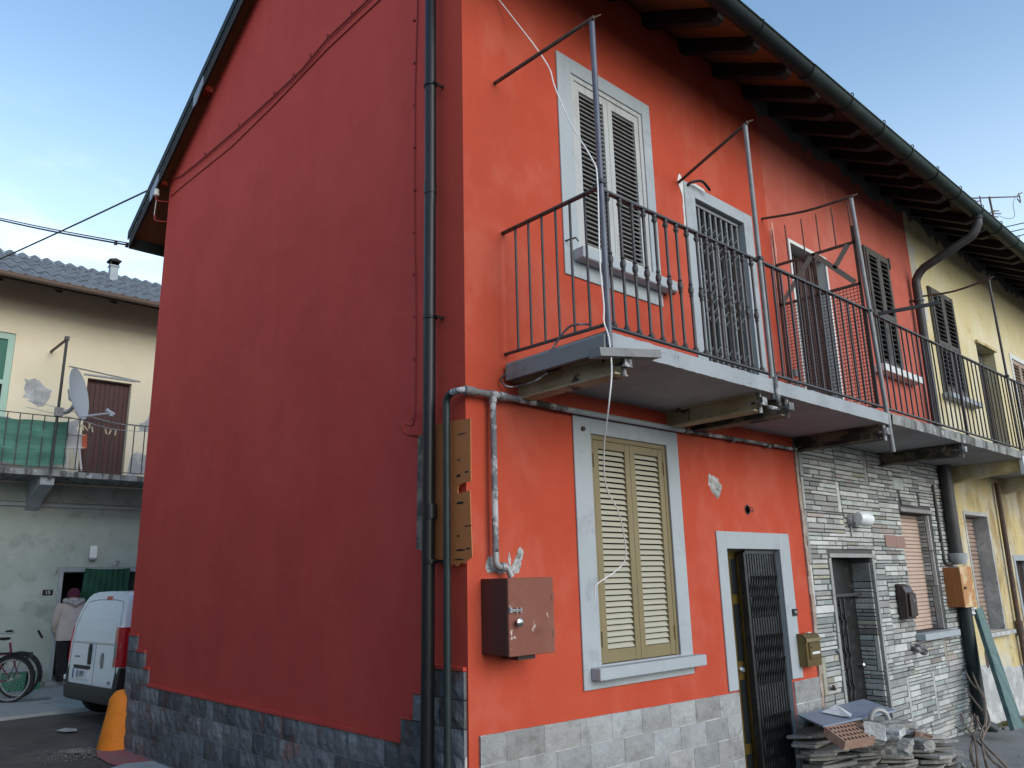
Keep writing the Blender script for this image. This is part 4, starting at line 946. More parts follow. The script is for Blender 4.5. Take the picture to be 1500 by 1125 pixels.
t = MB(); t.box(3.80, 3.878, -.03, -.0145, 1.29, 1.35); part('plate', t, mt['black'], be, bevel=.003); t = MB(); t.lathe([(.012, 0), (.010, .006), (.004, .008)], (3.825, -.03, 1.322), 10, (0, -1, 0)); part('button', t, mt['metalgrey'], be)
t = MB()
text_into(t, '5', .035, lambda a, b, c: (3.855+a, -.031-c, 1.32+b)); part('number', t, mt['white'], be)
jb = thing('junction_box', 'open black junction box with wire ends in the red wall above the door', 'junction box', (3.23, 0, 2.22))
t = MB(); t.lathe([(.042, 0), (.044, .005), (.034, .006), (.032, -.03), (.0, -.03)], (3.23, 0, 2.225), 14, (0, -1, 0)); part('ring', t, mt['black'], jb); 
t = MB(); t.tube(spline([(3.22, 0, 2.235), (3.215, -.03, 2.23), (3.235, -.045, 2.20)]), .004, 5); t.tube(spline([(3.24, 0, 2.23), (3.26, -.03, 2.24), (3.262, -.04, 2.20)]), .004, 5); part('wire', t, mt['blackwire'], jb)
t = MB(); t.tube([(1.083, -.014, 2.715), (1.083, -.03, 2.715)], .018, 8); solo('wall_bolt', t, mt['rust'], 'dark bolt in the grey surround above the khaki shutters', 'bolt')
# ---- wall lamp and wooden cupboard
la = thing('wall_lamp', 'white oval outdoor lamp on the stone slips above the dark grille door', 'lamp', (5.2, -.1, 2.2))
t = MB(); t.lathe([(.06, 0), (.06, .03), (.045, .05)], (5.17, -.02, 2.20), 14, (0, -1, 0)); t.tube([(5.17, -.03, 2.22), (5.17, -.03, 2.02)], .012, 6); part('mount', t, mt['metalgrey'], la, smooth=True)
t = MB(); t.lathe([(.02, 0), (.06, .01), (.075, .05), (.078, .12), (.07, .18), (.045, .215), (.01, .225)], (5.14, -.12, 2.21), 18, (.95, -.25, -.08)); part('globe', t, mt['lampglass'], la, smooth=True)
cu = thing('wooden_cupboard', 'small varnished wooden meter cupboard hung on the downpipe at the yellow house', 'cupboard', (7.74, -.1, 1.22))
CW = [FX(1378, 832.5, -.30), FX(1424, 832.5, -.30)]
cx0, cx1 = 7.25, 7.83
t = MB(); t.box(7.55, 7.935, -.20, -.005, 1.225, 1.695); part('body', t, mt['wood'], cu, bevel=.004)
t = MB(); t.box(7.549, 7.938, -.218, -.202, 1.22, 1.70); d_ = part('door', t, mt['woodpeel'], cu, bevel=.003)
t = MB(); t.lathe([(.012, 0), (.012, .012), (.02, .02), (.008, .03)], (7.60, -.218, 1.45), 8, (0, -1, 0)); part('knob', t, mt['browndark'], d_)
t = MB()
for z in (1.33, 1.6): t.tube([(7.940, -.21, z-.03), (7.940, -.21, z+.03)], .007, 6)
part('hinge', t, mt['browndark'], d_)
t = MB(); r = random.Random(5)
t.lathe([(.01, -.11), (.05, -.08), (.035, -.05), (.06, -.02), (.05, .0), (.02, .01)], (7.91, -.15, 1.215), 9); solo('plastic_bag', t, mt['white'], 'crumpled white plastic bag stuck under the wooden cupboard', 'bag')
ho = MB(); ho.tube(spline([(6.42, -.02, .84), (6.40, -.10, .83), (6.34, -.13, .80)]), .045, 8); ho.tube([(6.30, -.03, .84), (6.36, -.13, .80)], .03, 7)
solo('pipe_stub', ho, mt['conduit'], 'broken pipe stub poking out of the stone slips below the roller window', 'pipe')

# ================================================================== wires
pts = [FX(728, -4, -.02), FX(760, 37, -.12), FX(786.7, 72, -.3), FX(805, 101, -.42), FX(813, 128, -.5), FX(836, 181, -.7), FX(866.7, 232, -.9), FX(875, 262, -.945), FX(878.6, 381, -.945), FX(884.6, 447, -.945), FX(884.6, 471, -.95), FX(892, 495.6, -.97), FX(896, 544, -.97), FX(892, 592, -.94),
       FX(885, 655, -.72), FX(888, 712, -.55), FX(906, 750, -.40), FX(914.7, 788.6, -.28), FX(916, 819, -.2), FX(900, 838, -.15), FX(873.5, 857, -.09), FX(871.6, 876, -.06)]
t = MB(); t.tube(spline(pts, 6), .0047, 6); solo('hanging_cable', t, mt['whitewire'], 'loose white cable dangling from the eaves past the balcony to the khaki shutters', 'cable', smooth=True)
t = MB(); t.tube(spline([(.36, -.05, 3.03), (.28, -.03, 2.96), (.31, -.08, 2.90), (.345, -.25, 2.90), (.345, -.4, 2.93)]), .006, 6); t.tube(spline([(.35, -.35, 3.0), (.345, -.5, 3.12), (.345, -.62, 3.19), (.35, -.78, 3.16)]), .007, 6)
solo('cable_loop', t, mt['conduit'], 'grey stiff cable looped round the wall end of the red house balcony', 'cable')
def gcable(name, pts, rr, m, label, off=-.02):
    t = MB(); t.tube([GX(a, b, off) for a, b in pts], rr, 6); return solo(name, t, m, label, 'cable')
gcable('wall_cable', [(246, 264), (266, 257), (290, 238), (350, 187), (402, 140), (444, 100), (480, 56), (545, -6), (600, -60)], .010, mt['redwire'], 'thick painted-over cable climbing diagonally across the red gable, upper of two')
gcable('wall_cable', [(250, 288), (262, 277), (340, 214), (400, 155), (480, 71), (560, -4), (610, -55)], .006, mt['redwire'], 'thin painted-over wire just below the thick cable on the red gable', -.008)
gcable('wall_cable', [(612, -10), (608, 130), (607, 300), (609, 480), (608, 590), (606, 608), (603, 615)], .005, mt['redwire'], 'thin upright painted-over wire left of the black downpipe', -.008)
t = MB(); r = random.Random(3)
for k in range(9):
    p = GX(607+r.uniform(-1, 1), 30+62*k, -.01); t.obox(p, (1, 0, 0), (0, 1, 0), (0, 0, 1), .014, .02, .014)
for k, (a, b) in enumerate([(300, 228), (350, 186), (402, 139), (430, 112), (455, 84), (480, 55), (515, 22)]):
    p = GX(a, b-3, -.02); t.obox(p, (1, 0, 0), (0, 1, 0), (0, 0, 1), .02, .012, .03)
solo('cable_nails', t, mt['redwire'], 'painted-over cable nails along the wires on the red gable', 'nails')
t = MB(); a_ = [GX(608, 600, -.02), GX(604, 622, -.10), GX(594, 620, -.14), GX(590, 627, -.15), GX(596, 636, -.12), GX(616, 640, -.03)]; t.tube(spline(a_), .010, 8)
solo('wall_hook', t, mt['redwire'], 'red painted curled iron hook on the gable left of the hardboard', 'hook', smooth=True)
for (a, b), lab in (((246, 296), 'upper'), ((244, 325), 'lower')):
    p = GX(a, b); t = MB(); t.tube(spline([p, p+V((-.10, 0, -.02)), p+V((-.14, .02, .0)), p+V((-.14, .03, .07))]), .011, 8)
    h = thing('insulator_hook', f'red iron insulator hook, {lab} of two, under the back eaves of the gable', 'hook', p)
    part('hook', t, mt['redwire'], h, smooth=True)
    if lab == 'upper':
        t = MB(); t.lathe([(.022, 0), (.036, .01), (.034, .05), (.028, .06), (.030, .085), (.020, .10)], p+V((-.14, .03, .05)), 12); part('insulator', t, mt['ceramic'], h, smooth=True)
    else:
        t = MB(); t.tube([p+V((-.15, .03, .06)), p+V((-.14, .03, .27))], .004, 5); part('wire', t, mt['whitewire'], h)
# overhead lines reaching the gable from the left
e = GX(244, 266, -.02)
q = FX(-70, 410, 12.3)
t = MB(); t.tube(spline([e, e*.62+q*.38+V((0, 0, -.02)), e*.3+q*.7+V((0, 0, -.02)), q], 8), .012, 6); solo('overhead_cable', t, mt['blackwire'], 'dark overhead cable sloping down to the left from the top hook of the gable', 'cable')
e = V((-.1, 6.95, 6.20)); q = FX(-70, 306, 11.7)
t = MB(); t.tube(spline([e, e*.6+q*.4+V((0, 0, -.03)), e*.25+q*.75+V((0, 0, -.02)), q], 8), .013, 6); t.tube(spline([e+V((0, 0, .03)), e*.6+q*.4+V((0, 0, .005)), e*.25+q*.75+V((0, 0, .01)), q], 8), .009, 6)
for f_ in (.03, .08): p = e*(1-f_)+q*f_+V((0, 0, -.01)); t.obox(p, (1, 0, 0), (0, 1, 0), (0, 0, 1), .035, .035, .05)
solo('overhead_cable', t, mt['blackwire'], 'twisted double overhead cable meeting the back eave of the red house', 'cable')

# ================================================================== rubble by the stone house
SLG = 'thin split stone slabs piled in front of the stone clad house'
SLL = 'thin rough stone slab in the pile in front of the stone clad house'
rs = random.Random(31)
def slab_thing(c, rz, tx, ty, w_, l_, h_, tint):
    t = MB(); t.tint = tint
    n = 7; po = []
    for i in range(n):
        a = 2*math.pi*i/n+rs.uniform(-.25, .25)
        k = rs.uniform(.85, 1.1)
        po.append((max(-1, min(1, 1.35*math.cos(a)))*w_/2*k, max(-1, min(1, 1.35*math.sin(a)))*l_/2*k))
    m = Matrix.Translation(c) @ Matrix.Rotation(rz, 4, 'Z') @ Matrix.Rotation(tx, 4, 'X') @ Matrix.Rotation(ty, 4, 'Y')
    vs = [m @ V((a+rs.uniform(-.006, .006), b+rs.uniform(-.006, .006), z+rs.uniform(-.004, .004))) for z in (-h_/2, h_/2) for a, b in po]
    t.add(vs, [tuple(range(n-1, -1, -1)), tuple(range(n, 2*n))]+[(i, (i+1) % n, n+(i+1) % n, n+i) for i in range(n)])
    return solo('stone_slab', t, mt['slate'], SLL, 'stone slab', SLG, loc=c, bevel=.004)
stacks = [(3.62, -.26, 12, .0), (3.98, -.40, 12, .1), (4.02, -.17, 13, .1), (4.36, -.55, 12, .2), (4.42, -.26, 12, -.1), (4.72, -.68, 9, .1), (4.78, -.38, 10, .3), (4.98, -.62, 5, .2)]
for x, y, n_, rz0 in stacks:
    tiltx, tilty = rs.uniform(-.10, .10), rs.uniform(-.06, .16); z = gz(x)+.03
    for k in range(round(n_*1.35)):
        h_ = rs.uniform(.017, .030); tn = rs.uniform(.75, 1.2)
        slab_thing(V((x+rs.uniform(-.06, .06), y+rs.uniform(-.06, .06), z+h_/2)), rz0+rs.uniform(-.5, .5), tiltx+rs.uniform(-.05, .05), tilty+rs.uniform(-.05, .05), rs.uniform(.32, .46), rs.uniform(.26, .36), h_, (tn, tn, tn*.97)); z += h_+.006
ZB = .475
c4 = [GZ(1168.8, 1049.6, ZB), GZ(1265.4, 1026, ZB+.02), GZ(1312.5, 1042.5, ZB+.01), GZ(1206.5, 1066, ZB)]
t = MB(); t.add([p+V((0, 0, dz)) for dz in (0, .014) for p in c4], [(3, 2, 1, 0), (4, 5, 6, 7), (0, 1, 5, 4), (1, 2, 6, 5), (2, 3, 7, 6), (3, 0, 4, 7)])
solo('panel', t, mt['bluegrey'], 'thin blue-grey panel lying on top of the stone pile', 'panel')
cb = (c4[0]+c4[1]+c4[2]+c4[3])/4
t = MB(); pc = [GZ(*p, ZB+.02) for p in ((1203, 1044), (1225, 1035), (1248, 1047), (1246, 1053), (1232, 1050))]; k = len(pc)
t.add([p+V((0, 0, .003+.012*(i % 2))) for i, p in enumerate(pc)]+[p+V((0, 0, .006+.012*(i % 2))) for i, p in enumerate(pc)], [tuple(range(k-1, -1, -1)), tuple(range(k, 2*k))]+[(i, (i+1) % k, k+(i+1) % k, k+i) for i in range(k)])
solo('newspaper', t, mt['paper'], 'creased printed sheet of paper lying on the blue-grey panel', 'paper')
def hollow_brick(c, rz, label, L=.27, W=.14, Hh=.07, tx=0, m='brick'):
    b = thing('hollow_brick', label, 'brick', c); t = MB()
    nx, ny = 8, 4; cw = .013
    xs = [-L/2]; ys = [-W/2]
    # top and bottom plates pierced by square holes: walls of a grid
    for i in range(nx+1): x = -L/2+(L-cw)*i/nx; t.box(x, x+cw, -W/2, W/2, 0, Hh)
    for j in range(ny+1):
        y = -W/2+(W-cw)*j/ny
        for i in range(nx): x = -L/2+(L-cw)*i/nx; t.box(x+cw, x+(L-cw)/nx, y, y+cw, .0005, Hh-.0005)
    t.box(-L/2+.002, L/2-.002, -W/2+.002, W/2-.002, .001, .006)
    o = t.make('block', mt[m]); o.parent = b; b.rotation_euler = (tx, 0, rz); return b
hb = GZ(1240, 1079, .42)
hollow_brick(V((hb.x-.02, hb.y-.02, .40)), -.25, 'hollow terracotta brick with its holes up, on the pile below the panel', .34, .20, .07, .42)
hb = GZ(1247, 1056, .44); hollow_brick(V((hb.x+.12, hb.y+.12, .37)), .9, 'hollow terracotta brick half hidden under the blue-grey panel', .30, .15, .08)
def lump(c, s, rz, label, m, name='concrete_lump', seed=1, tilt=(0, 0)):
    r = random.Random(seed); t = MB(); mtx = Matrix.Translation(c) @ Matrix.Rotation(rz, 4, 'Z') @ Matrix.Rotation(tilt[0], 4, 'X') @ Matrix.Rotation(tilt[1], 4, 'Y')
    n = 4; idx = {}; vs = []; fs = []
    def vid(i, j, k):
        key = (i, j, k)
        if key not in idx:
            p = V((i/n-.5, j/n-.5, k/n-.5)); q = p*.86+p.normalized()*.06
            q += V((r.uniform(-1, 1), r.uniform(-1, 1), r.uniform(-1, 1)))*.045
            idx[key] = len(vs); vs.append(mtx @ V((q.x*s[0], q.y*s[1], q.z*s[2])))
        return idx[key]
    for ax in range(3):
        for side in (0, n):
            for i in range(n):
                for j in range(n):
                    q = []
                    for a, b in ((i, j), (i+1, j), (i+1, j+1), (i, j+1)):
                        k = [0, 0, 0]; k[ax] = side; k[(ax+1) % 3] = a; k[(ax+2) % 3] = b; q.append(vid(*k))
                    fs.append(tuple(q if side else q[::-1]))
    t.add(vs, fs); return solo(name, t, mt[m], label, 'rubble', loc=c)
p = GZ(1281, 1072, .45); lump(p, (.06, .16, .13), .5, 'upright broken grey concrete chunk in the middle of the stone pile', 'cement', seed=2, tilt=(.1, .4))
p = GZ(1308, 1073, .42); lump(p, (.22, .15, .06), .2, 'flat rough cement lump behind the upright chunk on the pile', 'cement', seed=3)
p = GZ(1318, 1093, .30); lump(p, (.30, .18, .09), .25, 'large pale cut stone block at the front right of the pile', 'slate', 'stone_block', 4)
p = GZ(1350, 1090, .28); lump(p, (.14, .16, .08), -.3, 'smaller pale stone block right of the large one on the pile', 'slate', 'stone_block', 5)
p = GZ(1352, 1080, .30); lump(p, (.2, .14, .07), .4, 'pinkish broken tile on the right end of the pile', 'brick', 'broken_tile', 6, (.2, .1))
p = GZ(1330, 1072, .30); lump(p, (.36, .22, .06), .1, 'thin buff stone slab lying across the top of the pile at right', 'slate', 'flat_stone', 7)
p = GZ(1288, 1052, .49)
h = thing('bucket_handle', 'grey plastic ring handle lying on the pile beside the panel', 'handle', p)
t = MB(); t.tube(arc(p+V((0, 0, -.01)), (.80, -.6, 0), (0, 0, 1), .075, -.1, math.pi+.1, 10), .022, 8); part('grip', t, mt['metalgrey'], h, smooth=True)
t = MB(); t.lathe([(.02, -.03), (.15, -.03), (.155, -.015), (.02, -.012)], p, 16, (.1, .1, 1)); part('rim', t, mt['metalgrey'], h, smooth=True)
p = GZ(1250, 1067, .45); t = MB(); t.tube([p+V((-.12, 0, -.02)), p+V((.1, -.05, .03))], .016, 7); t.tube([p+V((-.05, .02, 0)), p+V((.12, .02, -.02))], .012, 6); t.box(p.x+.05, p.x+.16, p.y-.03, p.y+.02, p.z-.03, p.z+.0)
solo('rusty_tool', t, mt['rust'], 'rusty iron scrap wedged between the panel and the hollow brick', 'scrap iron')
g = MB(); r = random.Random(77)
for i in range(420):
    x = r.gauss(4.5, .65); y = -.55-abs(r.gauss(0, .35))+.35*r.random(); s = min(.05, abs(r.gauss(.012, .010))+.004)
    if y > -.03: continue
    t_ = r.uniform(.6, 1.2); g.tint = (t_, t_, t_*.96); ax = V((r.uniform(-1, 1), r.uniform(-1, 1), r.uniform(-.3, .3))); ay = ax.cross(V((.2, .3, 1)))
    g.obox((x, y, gz(x)+.012+s*.25), ax, ay, ax.cross(ay), s, s*.8, s*.5)
o = g.make('rubble_crumbs', mt['slate']); o['kind'] = 'stuff'; o['label'] = 'stone crumbs and mortar dust spread on the yard around the slab pile'; o['category'] = 'rubble'
# canes leaning at the stone house door
for a, b, rr, lab in ((FX(1228, 952, -.05), GZ(1251, 1032, .2), .012, 'pale straight stick leaning beside the dark grille door'), (FX(1221, 1005, -.08), GZ(1233, 1035, .3), .014, 'short rusty bar leaning by the stone door jamb')):
    t = MB(); t.tube([a, b], rr, 6); solo('stick', t, mt['lightconc' if 'pale' in lab else 'rust'], lab, 'stick')
# cut branches
br = thing('branch_bundle', 'bundle of bare cut branches lying on the yard at the lower right', 'branches', (5.3, -1.0, gz(5.3)))
def GP(px, py, z): return GZ(px, py, z)
base = (1440, 1085)
t = MB()
for pl_ in ([(1353, 896, .75), (1400, 960, .55), (1423, 1000, .42), (1440, 1016, .36), (1444, 1045, .28), (1443, 1066, .2)],
            [(1420, 972, .5), (1430, 1000, .42), (1440, 1020, .36)], [(1416, 1010, .4), (1430, 1030, .33), (1445, 1048, .26)],
            [(1398, 1064, .25), (1415, 1074, .2), (1428, 1083, .15), (1440, 1095, .1), (1452, 1112, .02), (1470, 1128, -.1)],
            [(1405, 1050, .3), (1416, 1066, .24), (1426, 1078, .18), (1430, 1095, .1), (1432, 1112, .03), (1433, 1135, -.1)],
            [(1443, 1060, .28), (1436, 1078, .19), (1447, 1096, .1), (1462, 1110, .03), (1480, 1130, -.1)],
            [(1427, 1045, .3), (1430, 1065, .22), (1424, 1085, .14), (1422, 1105, .05), (1428, 1124, -.05)],
            [(1432, 1055, .3), (1440, 1070, .22), (1439, 1092, .12), (1443, 1112, .03), (1447, 1130, -.1)],
            [(1446, 1040, .33), (1450, 1058, .26), (1443, 1072, .2), (1437, 1084, .15)],
            [(1412, 1056, .27), (1408, 1047, .3)], [(1420, 1068, .23), (1424, 1052, .28), (1421, 1046, .3)], [(1434, 1068, .22), (1431, 1050, .28)]):
    q = [GP(a, b, z) for a, b, z in pl_]; k = len(q)
    t.tube(spline(q, 4), [.005+.009*min(1, i/(4*k-4)*1.2) for i in range(4*(k-1)+1)], 6)
part('branch', t, mt['branch'], br, smooth=True)
# green plank on the yellow wall
a, b = V((8.30, -.12, 1.20)), V((9.10, -.62, gz(9)+.02))
tl, tr, bl, br_ = FX(1427, 893, -.14), FX(1436, 890, -.14), FX(1483, 1070, -.62), FX(1497, 1066, -.62)
t = MB(); q = [tl, tr, br_, bl]; nn = (tr-tl).cross(bl-tl).normalized()*.025
t.add([p+nn*k for k in (-1, 1) for p in q], [(3, 2, 1, 0), (4, 5, 6, 7), (0, 1, 5, 4), (1, 2, 6, 5), (2, 3, 7, 6), (3, 0, 4, 7)])
solo('timber_plank', t, mt['plank'], 'long plank with worn green paint leaning on the yellow house wall', 'plank')
t = MB(); r = random.Random(4)
for k in range(240): x, y = r.gauss(8.75, .25), -.05-abs(r.gauss(0, .10)); s = r.uniform(.01, .035); t.obox((x, y, gz(x)+s*.3), (r.uniform(-1, 1), r.uniform(-1, 1), .2), (0, 1, .3), (0, 0, 1), s, s*.8, s*.6)
o = t.make('moss_clump', mt['moss']); o['kind'] = 'stuff'; o['label'] = 'yellowish moss along the foot of the yellow wall'; o['category'] = 'moss'

# aerial and distant lines on the right
an = thing('tv_antenna', 'old television aerial standing above the far roof at right', 'antenna', FX(1455, 330, 2.0))
def AP(a, b): return FX(a, b, 2.0)
t = MB(); t.tube([AP(1449, 288), AP(1456, 322), AP(1456, 322)-V((0, 0, 4))], .028, 6); t.tube([AP(1418, 290.5), AP(1494, 288)], .02, 6); part('mast', t, mt['rust'], an)
t = MB()
for a, b, c, d in ((1492, 283, 1495, 295), (1435, 287, 1437.5, 301), (1427, 296, 1437, 294), (1428, 293, 1431, 298), (1490, 286, 1497, 282), (1490, 291, 1495, 297), (1453, 309, 1463, 309), (1455, 313, 1466, 313), (1453, 317, 1462, 318), (1450, 311.5, 1457, 310)): t.tube([AP(a, b), AP(c, d)], .017, 5)
part('element', t, mt['rust'], an)
t = MB(); t.tube(spline([AP(1487, 289), AP(1484, 300), AP(1486, 317), (AP(1475, 320)), AP(1463, 316)]), .008, 4); part('lead', t, mt['rust'], an)
for k, (a, b, c, d) in enumerate(((1470, 333, 1560, 313), (1477, 340, 1560, 322), (1485, 347, 1560, 330))):
    t = MB(); t.tube([FX(a-30, b+7, 9), FX(c, d, 5)], .03, 5); solo('power_line', t, mt['blackwire'], 'thin distant power line in the sky at the right edge, '+('highest', 'middle', 'lowest')[k]+' of three', 'power line', 'power lines beyond the roof')
# ================================================================== far house across the yard
YB2 = 12.9
far = thing('far_house', 'cream and grey-green house across the yard with a corrugated roof and balcony', 'house', (0, YB2, 0))
fy2 = lambda u, v, d: (u, YB2+d, v)
w = MB().wall(-16, 7, 3.62, 7.66, [(-1.75, -.32, 4.80, 6.40, .14), (.98, 1.80, 3.75, 5.75, .18), (-6, -5, 4.8, 6.3, .1), (-9.5, -8.5, 3.75, 5.75, .1)], fy2)
part('upper_wall', w, mt['cream'], far)
w = MB().wall(-16, 7, -.1, 3.62, [(.93, 2.3, .12, 2.02, 1.2), (-3.4, -2.2, .9, 2.3, .15), (-8, -7, .1, 2.1, .2)], fy2)
part('lower_wall', w, mt['sage'], far)
w = MB(); w.add([(-16, 19, -.1), (7, 19, -.1), (7, 19, 7.3), (-16, 19, 7.3)], [(0, 1, 2, 3)]); w.add([(7, YB2, -.1), (7, 19, -.1), (7, 19, 7.3), (7, 16, 8.9), (7, YB2, 7.3)], [tuple(range(5))]); w.add([(-16, YB2, -.1), (-16, 19, -.1), (-16, 19, 7.3), (-16, 16, 8.9), (-16, YB2, 7.3)], [tuple(range(5))])
part('side_wall', w, mt['cream'], far)
t = MB(); t.box(-16, 7, YB2-.05, YB2, 3.20, 3.255); t.box(-16, 7, YB2-.04, YB2, 3.285, 3.305); part('string_course', t, mt['lightconc'], far)
def zr(y): return 7.16+.5*(y-11.85)
t = MB()
t.add([(-16, 11.9, zr(11.9)-.02), (7, 11.9, zr(11.9)-.02), (7, 15.2, zr(15.2)-.02), (-16, 15.2, zr(15.2)-.02)], [(0, 1, 2, 3)])
ro = part('roof', t, mt['oldboard'], far)
t = MB(); n_ = 0
rows = [(11.83, 12.75), (12.70, 13.62), (13.57, 14.5), (14.45, 15.2)]
pitch = .235; xs0 = -8.0; cnt = int((6.5-xs0)/pitch*12)
for k, (ya, yb) in enumerate(rows):
    vs = []
    for i in range(cnt+1):
        x = xs0+pitch*i/12; c = .03*math.cos(2*math.pi*i/12)
        vs += [(x, ya, zr(ya)+.045+.014+c), (x, yb, zr(yb)+.045+c)]
    t.add(vs, [(2*i, 2*i+2, 2*i+3, 2*i+1) for i in range(cnt)])
part('corrugated_sheet', t, mt['eternit'], ro, smooth=True)
t = MB(); t.box(-16, 7, 11.80, 11.84, 7.06, 7.16); part('fascia', t, mt['oldboard'], ro)
t = MB()
gutter_mb(t, -16, 7, 11.74, 7.15, .07); part('gutter', t, M('brown_gutter', (.17, .12, .095), .5), far, smooth=True)
for i in range(12):
    x = -5.6+.95*i; t = MB(); t.prism([(11.9, zr(11.9)-.03), (13.2, zr(13.2)-.03), (13.2, zr(13.2)-.17), (11.9, zr(11.9)-.15)], lambda a, b, q: (q, a, b), x-.05, x+.05); part('rafter', t, mt['rafter'], ro)
cp = FX(166, 398, 14.1)
t = MB(); t.box(cp.x-.08, cp.x+.08, 14.02, 14.18, cp.z-.4, cp.z+.10); t.box(cp.x-.10, cp.x+.10, 14.0, 14.2, cp.z+.10, cp.z+.13); ch = part('chimney', t, mt['lightconc'], ro)
t = MB()
for a in (-.085, .07): t.box(cp.x+a, cp.x+a+.015, 14.02, 14.18, cp.z+.131, cp.z+.21)
t.box(cp.x-.07, cp.x+.07, 14.14, 14.155, cp.z+.131, cp.z+.21)
t.prism([(-.11, 0), (.11, 0), (.13, .03), (.0, .07), (-.13, .03)], lambda a, b, q: (cp.x+a, q, cp.z+.21+b), 13.97, 14.23); part('chimney_cap', t, mt['rafter'], ch)
# openings
t = MB(); frame_ring(t, (-1.75, -.32, 4.80, 6.40), (-1.64, -.43, 4.90, 6.28), YB2+.03, YB2+.10); t.box(-1.64, -.43, YB2+.035, YB2+.095, 5.42, 5.50)
wn = part('window', t, mt['mint'], far); wn['label'] = 'mint framed window with a deep green blind'
t = MB(); t.box(-1.64, -.43, YB2+.06, YB2+.08, 5.5, 6.28); part('blind', t, mt['greenblind'], wn)
t = MB(); t.box(-1.64, -.43, YB2+.07, YB2+.085, 4.9, 5.42); part('pane', t, mt['vanglass'], wn)
t = MB(); t.box(-1.85, -.25, YB2-.06, YB2, 4.74, 4.80); part('sill', t, mt['lightconc'], wn)
t = MB()
for i in range(9): a = .985+.81*i/9; t.box(a, a+.81/9-.006, YB2+.12+.004*(i % 2), YB2+.16, 3.76, 5.745)
t.box(1.385, 1.40, YB2+.11, YB2+.125, 3.76, 4.6)
dr = part('door', t, mt['browndoor'], far); dr['label'] = 'brown board door on the balcony'
t = MB(); t.box(.90, 1.88, YB2-.02, YB2, 5.80, 5.83); t.tube([(.62, YB2-.02, 5.93), (1.96, YB2-.02, 5.82)], .008, 5); part('lintel', t, mt['lightconc'], dr)
t = MB(); t.box(.86, .928, YB2-.02, YB2+.2, .12, 2.08); t.box(.928, 2.3, YB2-.02, YB2+.2, 2.022, 2.08); t.box(.80, 2.4, YB2-.12, YB2+.3, .04, .118)
dr = part('door', t, mt['lightconc'], far); dr['label'] = 'open ground floor doorway with a pale frame and step'
t = MB(); t.box(.94, 2.29, YB2+1.1, YB2+1.15, .12, 2.0); part('dark_room', t, mt['dark'], dr)
for pl_, s_ in (([(-.08, 5.55), (.12, 5.60), (.22, 5.48), (.40, 5.40), (.36, 5.22), (.22, 5.05), (.08, 5.10), (-.06, 5.22)], 1), ([(.52, 4.72), (.72, 4.86), (.9, 4.88), (.92, 4.6), (.7, 4.55), (.5, 4.58)], 2), ([(-.05, 4.45), (.1, 4.55), (.15, 4.3), (.0, 4.2)], 3), ([(1.86, 3.9), (2.3, 3.9), (2.3, 4.32), (1.92, 4.35)], 4), ([(1.98, 4.75), (2.2, 4.8), (2.25, 5.2), (2.08, 5.0)], 5), ([(.2, 4.4), (.32, 4.46), (.36, 4.38), (.24, 4.34)], 6)):
    t = MB(); crust(t, 0, jag(pl_, 4, .03, s_), .006, s_, lambda a, b, d: (a, YB2-d, b)); part('bare_render_patch', t, mt['cement'], far)
# balcony
fb = thing('balcony', 'narrow balcony with a plain iron railing on the far cream house', 'balcony', (0, 12.4, 3.7))
t = MB(); t.box(-12, 6.5, 11.88, YB2-.001, 3.65, 3.75); part('slab', t, mt['dirtyconc'], fb)
for x in (-5.9, -2.9, .28, 3.5):
    t = MB(); t.prism([(11.95, 3.649), (YB2, 3.649), (YB2, 3.12), (12.6, 3.30), (11.95, 3.5)], lambda a, b, q: (q, a, b), x-.11, x+.11); part('corbel', t, mt['lightconc'], fb)
YF = 11.93
t = MB(); t.bar((-8, YF, 4.72), (6.4, YF, 4.72), .03, .012); part('handrail', t, mt['iron'], fb)
t = MB(); t.bar((-8, YF, 3.80), (6.4, YF, 3.80), .03, .012); part('bottom_rail', t, mt['iron'], fb)
for i in range(42):
    x = -5.2+.19*i; t = MB(); t.box(x-.008, x+.008, YF-.008, YF+.008, 3.80, 4.72); part('baluster', t, mt['iron'], fb)
t_ = thing('clothes_post', 'thin dark post with a short arm on the far house balcony by the dish', 'clothes post', (.315, 11.9, 3.7))
t = MB(); t.tube([(.30, 11.9, 3.6), (.315, 11.9, 6.17)], .025, 8); part('post', t, mt['iron'], t_)
t = MB(); t.tube([(.315, 11.9, 6.17), FX(75, 515, YB2)], .025, 8); t.box(.28, .35, 11.86, 11.94, 6.15, 6.22); part('arm', t, mt['iron'], t_)
# satellite dish
DC = FX(116.5, 577, 11.62)
dn = (RT*.98+V((_f.x, _f.y, 0)).normalized()*.16+V((0, 0, .2))).normalized()
sd = thing('satellite_dish', 'pale satellite dish clamped to the balcony post of the far house', 'satellite dish', DC)
t = MB(); prof = [(.47*math.sqrt(i/10), .09*(i/10)-.09) for i in range(11)]; t.lathe(prof+[(.475, -.012)]+[(r_, z-.012) for r_, z in prof[::-1]], DC, 28, dn); part('reflector', t, mt['dish'], sd, smooth=True)
a = dn.cross(V((0, 0, 1))).normalized(); upd = a.cross(dn)
lo = DC-upd*.42*(1 if upd.z > 0 else -1); lnb = FX(163, 605, 11.45)
t = MB(); t.tube([lo-dn*.05, lnb], .018, 6); part('feed_arm', t, mt['dish'], sd)
t = MB(); d_ = (DC-lnb).normalized(); t.tube([lnb-d_*.06, lnb, lnb+d_*.06, lnb+d_*.10], [.03, .035, .03, .045], 8); t.box(lnb.x-.03, lnb.x+.03, lnb.y-.03, lnb.y+.03, lnb.z-.06, lnb.z+.02); part('feed_horn', t, mt['dish'], sd)
